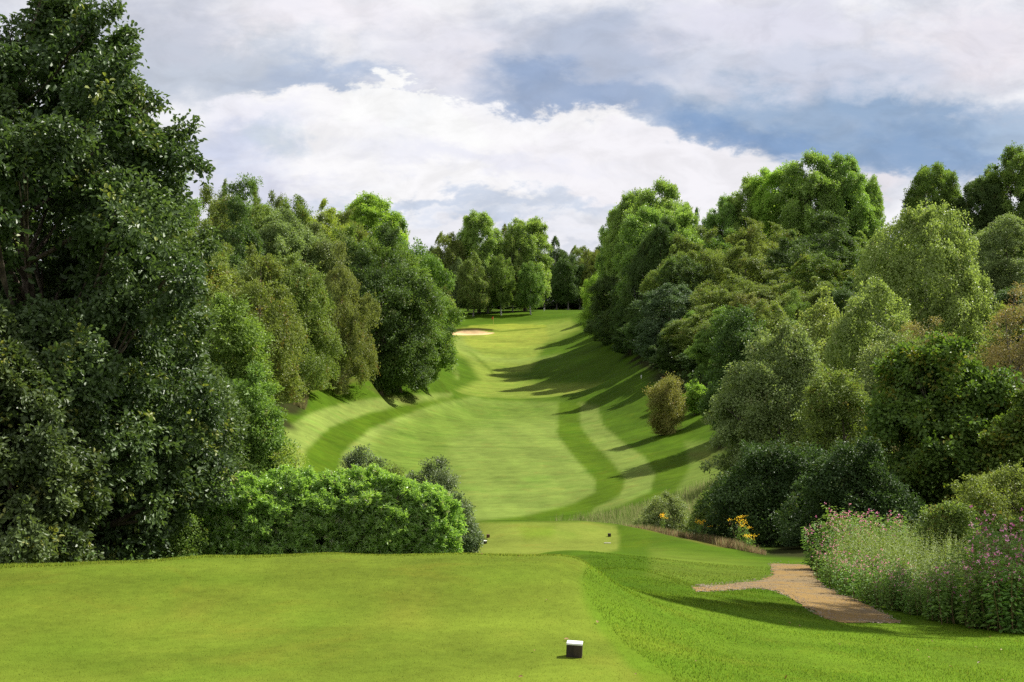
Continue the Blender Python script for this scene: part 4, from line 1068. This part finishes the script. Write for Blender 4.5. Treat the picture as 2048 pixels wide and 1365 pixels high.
def loose_stones():
    r = np.random.default_rng(111); n = 9000
    Y = 16 * (32 / 16) ** r.random(n); X = r.uniform(.13, .31, n) * Y
    px, v = project(X, Y, ground_z(X, Y)); d = sdist(px, v, PATH)
    k = (d > -3) & (r.random(n) < np.where(d < 8, 1.0, .35)); X, Y = X[k], Y[k]; Z = ground_z(X, Y) + .016; n = len(X)
    s = r.uniform(.006, .017, n)[:, None]
    c = np.stack([X, Y, Z], 1); th = r.uniform(0, 2 * PI, n)
    a = np.stack([np.cos(th), np.sin(th), 0 * th], 1) * s; b = np.stack([-np.sin(th), np.cos(th), 0 * th], 1) * s * .7; u = np.array([0, 0, 1.]) * s * .6
    VV = np.stack([c - a, c - b, c + a, c + b, c + u, c - u], 1).reshape(-1, 3)
    t = np.array([[0, 1, 4], [1, 2, 4], [2, 3, 4], [3, 0, 4]]); Fq = ((np.arange(n) * 6)[:, None, None] + t[None]).reshape(-1, 3)
    o = link('gravel', mesh_np('gravel', VV, Fq), simple_mat('loose_stone', (.16, .11, .07), (.30, .25, .19), 3, .9)); o['kind'] = 'stuff'
loose_stones()

# ------------------------------------------------------------------ grass blades
BM = blade_mat('grass_blade', .5)
rng = np.random.default_rng(5)
def on_path(X, Y):
    px, v = project(X, Y, ground_z(X, Y)); return sdist(px + 6 * vnoise(X * 3, Y * 3, 41), v + 3 * vnoise(X * 6, Y * 6, 42), PATH) > .5
def fan_points(n, u0, u1, Y0, Y1, seed, power=1.0):
    r = np.random.default_rng(seed)
    Y = Y0 * (Y1 / Y0) ** (r.random(n) ** power); u = r.uniform(u0, u1, n)
    return u * Y, Y
TEE_EDGE = ([5, 8.8, 10, 11, 12, 13.2, 30], [.24, .125, .085, .065, .054, .058, .06])
X, Y = fan_points(260000, -.46, .46, 5.6, 15.2, 51)
on_tee = X / Y < np.interp(Y, *TEE_EDGE)
k = on_tee & (Y < 14.8)
blades('tee_grass', (X[k], Y[k]), lambda x, y: .012 + 0 * x, lambda x, y: .0032 * np.maximum(1, y / 9), 61, lean=.9, mat=BM, dark=.8, light=1.3)
X2, Y2 = fan_points(330000, .04, .46, 5.6, 30, 52)
k = (X2 / Y2 > np.interp(Y2, *TEE_EDGE)) & ~on_path(X2, Y2)
blades('rough_grass', (X2[k], Y2[k]), lambda x, y: .018 + .008 * vnoise(x * 1.5, y * 1.5, 9), lambda x, y: .0042 * np.maximum(1, y / 9), 62, lean=.9, mat=BM, dark=.85, light=1.25)
# longer fringe along the back of the tee
r = np.random.default_rng(53); n = 26000
u = r.uniform(-.42, .06, n); Y3 = np.interp(u, [-.42, -.24, 0, .06], [12.6, 13.3, 13.6, 13.3]) + r.normal(0, .10, n)
blades('grass_fringe', (u * Y3, Y3), lambda x, y: .022 + .012 * vnoise(x * 2, y, 19), lambda x, y: .006 + 0 * x, 63, lean=.8, mat=BM)

def stuff_blades(name, X, Y, h, w, cols, seed, lean=.35):
    r = np.random.default_rng(seed); n = len(X); Z = ground_z(X, Y)
    th = r.uniform(0, 2 * PI, n); la = r.uniform(0, 2 * PI, n); le = r.uniform(0, lean, n) * h
    s = np.stack([np.cos(th), np.sin(th), np.zeros(n)], 1) * (w * r.uniform(.6, 1.4, n))[:, None] * .5
    b = np.stack([X, Y, Z - .02], 1); tip = b + np.stack([np.cos(la) * le, np.sin(la) * le, h], 1)
    mid = (b + tip) / 2 + np.stack([0 * h, 0 * h, h * .06], 1)
    VV = np.stack([b - s, b + s, mid + s * .9, tip, mid - s * .9], 1).reshape(-1, 3)
    o5 = (np.arange(n) * 5)[:, None]
    Fq = np.concatenate([o5 + np.array([[0, 1, 2, 4]]), o5 + np.array([[4, 2, 3, 3]])])
    Fq = Fq[:n]                                   # lower blade as a quad
    T3 = (o5 + np.array([[4, 2, 3]]))
    Fq = np.concatenate([(o5 + np.array([[0, 1, 2]])), (o5 + np.array([[0, 2, 4]])), T3])
    cols = np.asarray(cols); c = cols[r.integers(0, len(cols), n)] * r.uniform(.7, 1.3, n)[:, None]
    c = np.clip(np.repeat(c, 5, 0), 0, .9)
    me = mesh_np(name, VV, Fq, {'Col': ('FLOAT_COLOR', np.concatenate([c, np.ones((len(c), 1))], 1))})
    o = link(name, me, BM); o['kind'] = 'stuff'; return o
# tall pale grass below the lower tee
r = np.random.default_rng(71)
n = 42000; Y = r.uniform(47, 84, n); px = r.uniform(1090, 1460, n) + (Y - 60) * 1.0
k = vnoise(px / 30, Y / 3, 4) + (px - 1150) / 120 > -.2
X, Y = ((px - CX) / F * Y)[k], Y[k]
stuff_blades('tall_grass', X, Y, .85 * (1 + .25 * vnoise(X / 1.5, Y / 2, 6)) * r.uniform(.6, 1.1, len(X)), .022, [(.18, .25, .06), (.24, .27, .09), (.14, .22, .04), (.30, .28, .13)], 72)
# reddish seeded grass along the edge of the lower tee
n = 7000; t = r.random(n)
px = 1235 + t * 300; Yb = np.interp(px, [1235, 1300, 1380, 1460, 1540], [44.6, 43.4, 41.0, 38.0, 34.5]) + np.abs(r.normal(0, .9, n)) + .3
X = (px - CX) / F * Yb
stuff_blades('seeded_grass', X, Yb, .30 * r.uniform(.4, 1.25, n) * np.interp(px, [1235, 1300, 1480, 1540], [.35, .9, .9, .3]), .011, [(.24, .15, .08), (.28, .20, .10), (.16, .18, .05), (.30, .25, .13)], 73)
# long dry grass under the trees on the left bank
n = 12000; Yb = r.uniform(128, 205, n)
Xl = np.interp(Yb, [110, 130, 145, 165, 197, 240], [-19, -21, -22.8, -18.5, -12.8, -13.5]) - np.abs(r.normal(0, 1.0, n)) + .4
stuff_blades('dry_grass', Xl, Yb, .40 * r.uniform(.5, 1.2, n), .06, [(.22, .18, .08), (.12, .14, .04), (.17, .16, .06)], 74)

# undergrowth on the woodland floor: nobody could count its leaves
def undergrowth():
    r = np.random.default_rng(81); PX, PY, H_ = [], [], []
    n = 2600
    Y = 45 * (330 / 45) ** r.random(n)
    L = np.interp(Y, [45, 60, 95, 110, 130, 145, 165, 197, 240, 262, 330], [-10, -12, -17.5, -20, -22.5, -24.3, -20, -14.3, -15, -16.5, -20])
    R = np.interp(Y, [45, 60, 90, 103, 122, 165, 200, 233, 280, 318], [10.5, 13.5, 15.5, 17.5, 21, 20, 20.5, 22, 21, 20])
    side = r.random(n) < .5; dep = np.abs(r.normal(0, 1, n)) * (2 + Y * .03)
    X = np.where(side, L - dep, R + dep)
    n2 = 800; Y2 = r.uniform(29, 48, n2); X2 = Y2 * r.uniform(.255, .75, n2)
    n3 = 420; Y3 = r.uniform(19, 40, n3); X3 = -Y3 * r.uniform(.20, .50, n3)
    X = np.concatenate([X, X2, X3]); Y = np.concatenate([Y, Y2, Y3])
    h = np.concatenate([r.uniform(.3, 1.5, n) * np.clip(dep / 2, .3, 1.4), r.uniform(.2, .7, n2), r.uniform(.2, .8, n3)])
    Z = ground_z(X, Y); m = 26
    g = r.normal(size=(len(X), m, 3)) * (np.stack([h * .8, h * .8, h * .35], 1)[:, None])
    p = np.stack([X, Y, Z + h * .45], 1)[:, None] + g
    p = p.reshape(-1, 3); hh = np.repeat(h, m)
    p[:, 2] = np.maximum(p[:, 2], np.repeat(Z, m) + .02)
    sz = np.clip(.0016 * np.repeat(Y, m), .07, .32) * r.uniform(.6, 1.3, len(p))
    VV, Fq, k = leaf_geo(p, r.normal(size=p.shape), unit(r.normal(size=p.shape) * .5 + np.array([0, -.3, 1])), sz, sz * .6)
    me = mesh_np('undergrowth', VV, Fq, {'tint': ('FLOAT', np.repeat(np.clip(r.random(len(p)) * .7, 0, 1), k))})
    o = link('undergrowth', me, LM['dark']); o['kind'] = 'stuff'
undergrowth()

# ------------------------------------------------------------------ flowering plants by the path
STEMM = simple_mat('reddish_stem', (.14, .10, .04), (.20, .13, .06), 20)
def flower_mat(name, A, B):
    return leaf_mat(name, A, B, trans=.3, rough=.6, spec=.2, objvar=.05)
LM['balsam'] = leaf_mat('balsam_leaf', (.040, .074, .012), (.090, .140, .026), tip=(.14, .09, .05), trans=.28, rough=.55)
PINK = flower_mat('pink_petal', (.30, .07, .19), (.48, .24, .36)); YELLOW = flower_mat('yellow_petal', (.50, .27, .01), (.60, .40, .03))
def balsam_proto(seed, H=1.45, R=.42, nst=9, fl=1.0):
    r = np.random.default_rng(seed); ch = []; LP, LA, LN, LS = [], [], [], []; FP = []
    for s in range(nst):
        a = r.uniform(0, 2 * PI); d = R * math.sqrt(r.random()); h = H * r.uniform(.7, 1.08)
        b = np.array([d * math.cos(a), d * math.sin(a), 0]); t = b * 1.35 + np.array([r.normal() * .08, r.normal() * .08, h])
        u = np.linspace(0, 1, 6)[:, None]; st = b * (1 - u) + t * u; st[:, :2] += .03 * np.sin(u * 5 + s)
        ch.append((st, np.linspace(.011, .003, 6)))
        nl = 84; z = r.uniform(.12, .98, nl); an = r.uniform(0, 2 * PI, nl)
        c = b * (1 - z[:, None]) + t * z[:, None]; o_ = np.stack([np.cos(an), np.sin(an), np.full(nl, .15)], 1)
        LP.append(c + o_ * .05 * r.uniform(.3, 3.0, (nl, 1))); LA.append(o_ + np.array([0, 0, -.25])); LN.append(o_ * .35 + np.array([0, 0, 1.]) + r.normal(size=(nl, 3)) * .3); LS.append(r.uniform(.08, .15, nl) * (1.1 - z * .5))
        # side shoots carry the flower heads
        nf = int(4.2 * fl * r.uniform(.6, 1.4))
        for q in range(nf):
            zc = r.uniform(.72, 1.04) if r.random() < .8 else r.uniform(.4, .8); an = r.uniform(0, 2 * PI)
            FP.append(b * (1 - zc) + t * zc + np.array([math.cos(an), math.sin(an), .2]) * r.uniform(.04, .16))
    lv, lf, k = leaf_geo(np.concatenate(LP), np.concatenate(LA), unit(np.concatenate(LN)), np.concatenate(LS), np.concatenate(LS) * .44, 'oval')
    leaf = mesh_np('leaves', lv, lf, {'tint': ('FLOAT', np.repeat(np.clip(r.random(len(lv) // k) * .9, 0, 1), k))})
    FP = np.array(FP); m = 5; p = (FP[:, None] + r.normal(size=(len(FP), m, 3)) * .010).reshape(-1, 3)
    fs = r.uniform(.018, .034, len(p))
    fv, ff, k = leaf_geo(p, r.normal(size=p.shape), unit(r.normal(size=p.shape) + np.array([0, -.6, .5])), fs, fs * .8, 'quad')
    flo = mesh_np('blossom', fv, ff, {'tint': ('FLOAT', np.repeat(np.repeat(r.random(len(FP)), m), k))})
    sv, sf = tubes(ch, 5)
    return mesh_np('stems', sv, sf, smooth=True), leaf, flo
BAL = [balsam_proto(s, H, R, n, fl) for s, H, R, n, fl in ((1, 1.35, .45, 11, 1.0), (2, 1.2, .5, 11, .8), (3, 1.5, .4, 10, 1.1), (4, 1.3, .45, 11, .5))]
balr = random.Random(9)
def balsam(px, v, Y, label, hpx, i, group):
    x, z = (px - CX) / F * Y, None
    z = gz(x, Y)
    e = empty('balsam_plant', (x, Y, z - .03), label, 'flowering plant', group, balr.uniform(0, 6.28))
    st, lf, fl = BAL[i % 4]; s = hpx * Y / F / 1.4
    e.scale = (s * .95, s * .95, s)
    link('stems', st, STEMM, e); link('leaves', lf, LM['balsam'], e); link('blossom', fl, PINK, e)
GA, GB, GD = 'pink flowered plants at the bend of the path', 'pink flowered plants at the right edge', 'tall pink flowered plants behind the nettles'
LA_ = 'pink flowered balsam in the leafy clump where the gravel path bends'
LB_ = 'pink flowered balsam in the dark stand at the right edge of the nettles'
LC_ = 'tall pink flowered balsam in the stand between dark hazel and nettles'
i = 0
for px, Y, h in ((1650, 24.5, 95), (1672, 23.5, 95), (1662, 22.5, 85), (1690, 22.0, 100), (1700, 20.8, 95), (1715, 21.5, 105), (1735, 20.3, 105), (1752, 19.5, 105), (1728, 19.6, 95), (1772, 19.9, 110),
                 (1790, 18.9, 105), (1768, 18.8, 90), (1812, 18.6, 105), (1835, 18.2, 100), (1650, 26, 90), (1855, 18.0, 105), (1745, 21.2, 110), (1805, 19.8, 112)):
    balsam(px + 14, 0, Y, LA_, h * .92, i, GA); i += 1
for px, Y, h in ((1880, 17.4, 110), (1905, 17.0, 120), (1930, 16.6, 135), (1955, 16.4, 150), (1985, 16.2, 165), (2012, 16.0, 175), (2040, 15.8, 180), (2065, 16.0, 190),
                 (1975, 17.2, 180), (2000, 17.5, 195), (2030, 17.2, 205), (2055, 17.6, 215), (2015, 18.6, 215), (2040, 19.0, 225), (2070, 18.4, 230), (1950, 17.6, 150), (2090, 16.6, 200), (1990, 18.8, 190)):
    balsam(px, 0, Y, LB_, h, i, GB); i += 1
for px, Y, h in ((1640, 28.5, 125), (1655, 29, 135), (1672, 28.6, 140), (1688, 29, 150), (1705, 28.4, 155), (1722, 29, 160), (1665, 27.4, 115), (1690, 27.2, 125), (1745, 28.2, 150), (1768, 29, 150), (1712, 26.6, 120)):
    balsam(px + 18, 0, Y, LC_, h * .88, i, GD); i += 1

def nettles():
    r = np.random.default_rng(91); n = 1500
    Y = r.uniform(18.6, 28, n); px = r.uniform(1680, 1990, n)
    k = (px > 1640 + (28 - Y) * 13) & (px < np.interp(Y, [18.5, 22, 28], [1960, 1985, 1900])) & (Y > np.interp(px, [1640, 1740, 1850, 1990], [25, 21, 19.0, 17.5]))
    X, Y = ((px - CX) / F * Y)[k], Y[k]; n = len(X); Z = ground_z(X, Y)
    h = 1.05 * r.uniform(.75, 1.15, n) * np.interp(Y, [18, 21, 27], [.85, .95, 1.15]); m = 44
    z = r.uniform(.05, 1.0, (n, m)); an = r.uniform(0, 2 * PI, (n, m)); lean = r.normal(0, .09, (n, 2))
    rad = .05 * (1.1 - z)
    p = np.stack([X[:, None] + lean[:, :1] * z * h[:, None] + np.cos(an) * rad * .4, Y[:, None] + lean[:, 1:] * z * h[:, None] + np.sin(an) * rad * .4, Z[:, None] + z * h[:, None]], -1).reshape(-1, 3)
    ax = np.stack([np.cos(an), np.sin(an), -.5 + 0 * an], -1).reshape(-1, 3)
    ls = (.085 * (1.15 - z) + .012).ravel() * r.uniform(.6, 1.2, n * m)
    VV, Fq, k = leaf_geo(p, ax, unit(ax * .6 + np.array([0, 0, 1.]) + r.normal(size=ax.shape) * .3), ls, ls * .42)
    t = (np.clip(z * .8 + r.normal(size=z.shape) * .12, 0, 1)).ravel()
    # a flat stem blade for each
    me = mesh_np('nettles', VV, Fq, {'tint': ('FLOAT', np.repeat(t, k))})
    LM['nettle'] = leaf_mat('nettle_leaf', (.040, .062, .010), (.105, .122, .026), tip=(.20, .20, .08), trans=.3)
    o = link('nettles', me, LM['nettle']); o['kind'] = 'stuff'
nettles()
def ragwort(px, v, Y, label, H=.85):
    x = (px - CX) / F * Y; z = gz(x, Y); r = np.random.default_rng(int(px))
    e = empty('ragwort_plant', (x, Y, z), label, 'flower')
    ch, P_, L_ = [], [], []
    for s in range(7):
        t = np.array([r.normal() * .13, r.normal() * .13, H * r.uniform(.8, 1.05)]); u = np.linspace(0, 1, 5)[:, None]
        ch.append((t * u * np.array([1, 1, 1]), np.linspace(.006, .003, 5)))
        P_.append(t + r.normal(size=(18, 3)) * np.array([.045, .045, .02])); L_.append(t * r.uniform(.1, .85, (24, 1)) + r.normal(size=(24, 3)) * .03)
    sv, sf = tubes(ch, 5); link('stems', mesh_np('stems', sv, sf, smooth=True), STEMM, e)
    P_ = np.concatenate(P_); L_ = np.concatenate(L_); s_ = r.uniform(.014, .026, len(P_)); l_ = r.uniform(.05, .1, len(L_))
    VV, Fq, k = leaf_geo(P_, r.normal(size=P_.shape), unit(r.normal(size=P_.shape) * .5 + np.array([0, -.5, 1])), s_, s_ * .9)
    link('blossom', mesh_np('blossom', VV, Fq, {'tint': ('FLOAT', np.repeat(r.random(len(P_)), k))}), YELLOW, e)
    VV, Fq, k = leaf_geo(L_, r.normal(size=L_.shape), unit(r.normal(size=L_.shape) + np.array([0, 0, 1])), l_, l_ * .4)
    link('leaves', mesh_np('leaves', VV, Fq, {'tint': ('FLOAT', np.repeat(r.random(len(L_)), k))}), LM['balsam'], e)
ragwort(1404, 0, 41.2, 'small yellow ragwort in the reddish grass before the olive scrub', .62)
ragwort(1479, 0, 38.6, 'big yellow ragwort head against the dark willow', .95)
ragwort(1495, 0, 38.2, 'yellow ragwort leaning beside the big ragwort head', .80)
ragwort(1505, 0, 37.2, 'lowest yellow ragwort near the foot of the dark willow', .45)
ragwort(1326, 0, 44.0, 'yellow ragwort before the grey green scrub willow', .75)

# ------------------------------------------------------------------ tee markers, boards, flag
WOOD = simple_mat('dark_stained_timber', (.018, .012, .008), (.045, .030, .018), 30, .6, stretch=(1, 1, .15), bump=.5)
BOARD = simple_mat('weathered_pale_board', (.22, .20, .16), (.34, .32, .26), 30)
REDW = simple_mat('reddish_stained_timber', (.075, .032, .020), (.12, .055, .032), 30, .6, stretch=(1, 1, .15))
WHITE = simple_mat('white_gloss_paint', (.78, .78, .74), (.66, .65, .60), 25, .4, .3, .7)
def bevel_box(name, sx, sy, z0, z1, bev, mat, parent, taper=0.0):
    import bmesh
    bm = bmesh.new(); bmesh.ops.create_cube(bm, size=1)
    for w in bm.verts:
        k = 1 - taper * (w.co.z > 0)
        w.co = Vector((w.co.x * sx * k, w.co.y * sy * k, z0 + (w.co.z + .5) * (z1 - z0)))
    if bev: bmesh.ops.bevel(bm, geom=list(bm.edges), offset=bev, segments=3, profile=.6, affect='EDGES')
    me = bpy.data.meshes.new(name); bm.to_mesh(me); bm.free()
    return link(name, me, mat, parent)
def tee_marker(px, v, Y0, Y1, w, h, body, top, label, rz, tilt=0.0, dep=None):
    dep = dep or w * .7
    x, y, z = on_ground(px, v, Y0, Y1)
    e = empty('tee_marker', (x, y + dep * .5, z), label, 'tee marker', 'square timber tee markers', rz)
    e.rotation_euler = (0, tilt, rz)
    bevel_box('block', w, dep, -.03, h - (.014 if top else 0), .002, body, e)
    if top: bevel_box('painted_top', w * 1.015, dep * 1.02, h - .014, h + .001, .0045, top, e)
    return e
tee_marker(1150, 1316, 7.5, 10.0, .113, .103, WOOD, WHITE, 'dark timber block with white painted top, alone on the near mown tee', math.radians(-7), math.radians(2.2))
tee_marker(976, 1076, 38, 44, .10, .10, REDW, None, 'plain reddish timber block on the lower tee, near the hedge end', .1)
tee_marker(1220, 1074, 38, 44, .10, .10, WOOD, None, 'plain dark timber block on the lower tee, toward its open side', -.1)
tee_marker(970, 1088, 36, 42, .10, .09, WOOD, WHITE, 'white topped timber block half hidden by the grey leaved hedge end', .1)
for px, v, w, lb in ((1216, 1087, .21, 'thin pale board lying flush in the lower tee, nearer the dark block'), (1211, 1107, .18, 'thin pale board in the lower tee, lower and closer to the slope')):
    x, y, z = on_ground(px, v, 36, 43)
    o = bevel_box('tee_board', w, .07, -.02, .016, .004, BOARD, None); o.location = (x, y, z); o.name = 'tee_board'
    o['label'] = lb; o['category'] = 'board'; o['group'] = 'pale boards set in the lower tee'
def flag():
    x, y, z = on_ground(987, 651, 332, 350)
    e = empty('golf_flag', (x, y, z), 'red flag on a thin yellow pole standing on the green', 'flag')
    VV, Fq = tubes([(np.array([[0, 0, -.1], [0, 0, .75], [0, 0, 1.5], [0, 0, 2.3]]), np.array([.035, .035, .03, .03]))], 10)
    link('flagstick', mesh_np('flagstick', VV, Fq, smooth=True), simple_mat('yellow_pole', (.6, .5, .10), (.7, .6, .15), 5), e)
    g = np.linspace(0, 1, 9); vv = []
    for s in (.012, -.012):
        for zz in np.linspace(1.72, 2.28, 6):
            for q in g: vv.append((-.02 - q * .42, s + .06 * math.sin(q * 6) * q, zz - .22 * q ** 1.5 - .05 * q))
    nq = 9; ff = []
    for k in range(2):
        for a in range(5):
            for b_ in range(8):
                o = k * 54 + a * nq + b_; ff.append((o, o + 1, o + nq + 1, o + nq) if k == 0 else (o, o + nq, o + nq + 1, o + 1))
    link('flag_cloth', mesh_np('flag_cloth', np.array(vv), np.array(ff), smooth=True), simple_mat('red_cloth', (.42, .03, .02), (.50, .05, .03), 8), e)
flag()
def white_post(px, v, Y0, Y1, h, label):
    x, y, z = on_ground(px, v, Y0, Y1)
    VV, Fq = tubes([(np.array([[0, 0, -.1], [0, 0, h * .5], [0, 0, h * .96], [0, 0, h]]), np.array([.07, .07, .07, .02]))], 12)
    o = link('white_post', mesh_np('white_post', VV, Fq, smooth=True), WHITE); o.location = (x, y, z)
    o['label'] = label; o['category'] = 'post'
white_post(1283, 757, 170, 215, .45, 'tiny white post in the grass below the blue green oak')
white_post(1088, 623, 372, 400, .95, 'small white post on the skyline right of the white stemmed birch')
# a tree outside the frame on the right, whose crown shades the near slope
near_tree('ash_tree', 'ash beyond the path outside the picture, its crown shading the near slope', 'tree', 0, -560, 0, 20.5, 'green', 'round', 60, 40, 12, .16, .7, seed=77, X=11.2, R=1.9, z0=3.5, front=False)

# a few blown leaves on the near turf
r = np.random.default_rng(101); n = 46
Y = 6.2 * (15 / 6.2) ** r.random(n); u = r.uniform(-.4, .42, n); u = np.where(r.random(n) < .6, np.abs(u), u); X = u * Y
Z = ground_z(X, Y) + .014; ls = r.uniform(.02, .045, n)
VV, Fq, k = leaf_geo(np.stack([X, Y, Z], 1), np.stack([r.normal(size=n), r.normal(size=n), r.normal(size=n) * .15], 1), unit(np.stack([r.normal(size=n) * .3, r.normal(size=n) * .3, np.ones(n)], 1)), ls, ls * .6, 'oval')
o = link('fallen_leaves', mesh_np('fallen_leaves', VV, Fq, {'tint': ('FLOAT', np.repeat(r.random(n), k))}), leaf_mat('fallen_leaf', (.06, .035, .014), (.16, .10, .04), trans=.1)); o['kind'] = 'stuff'
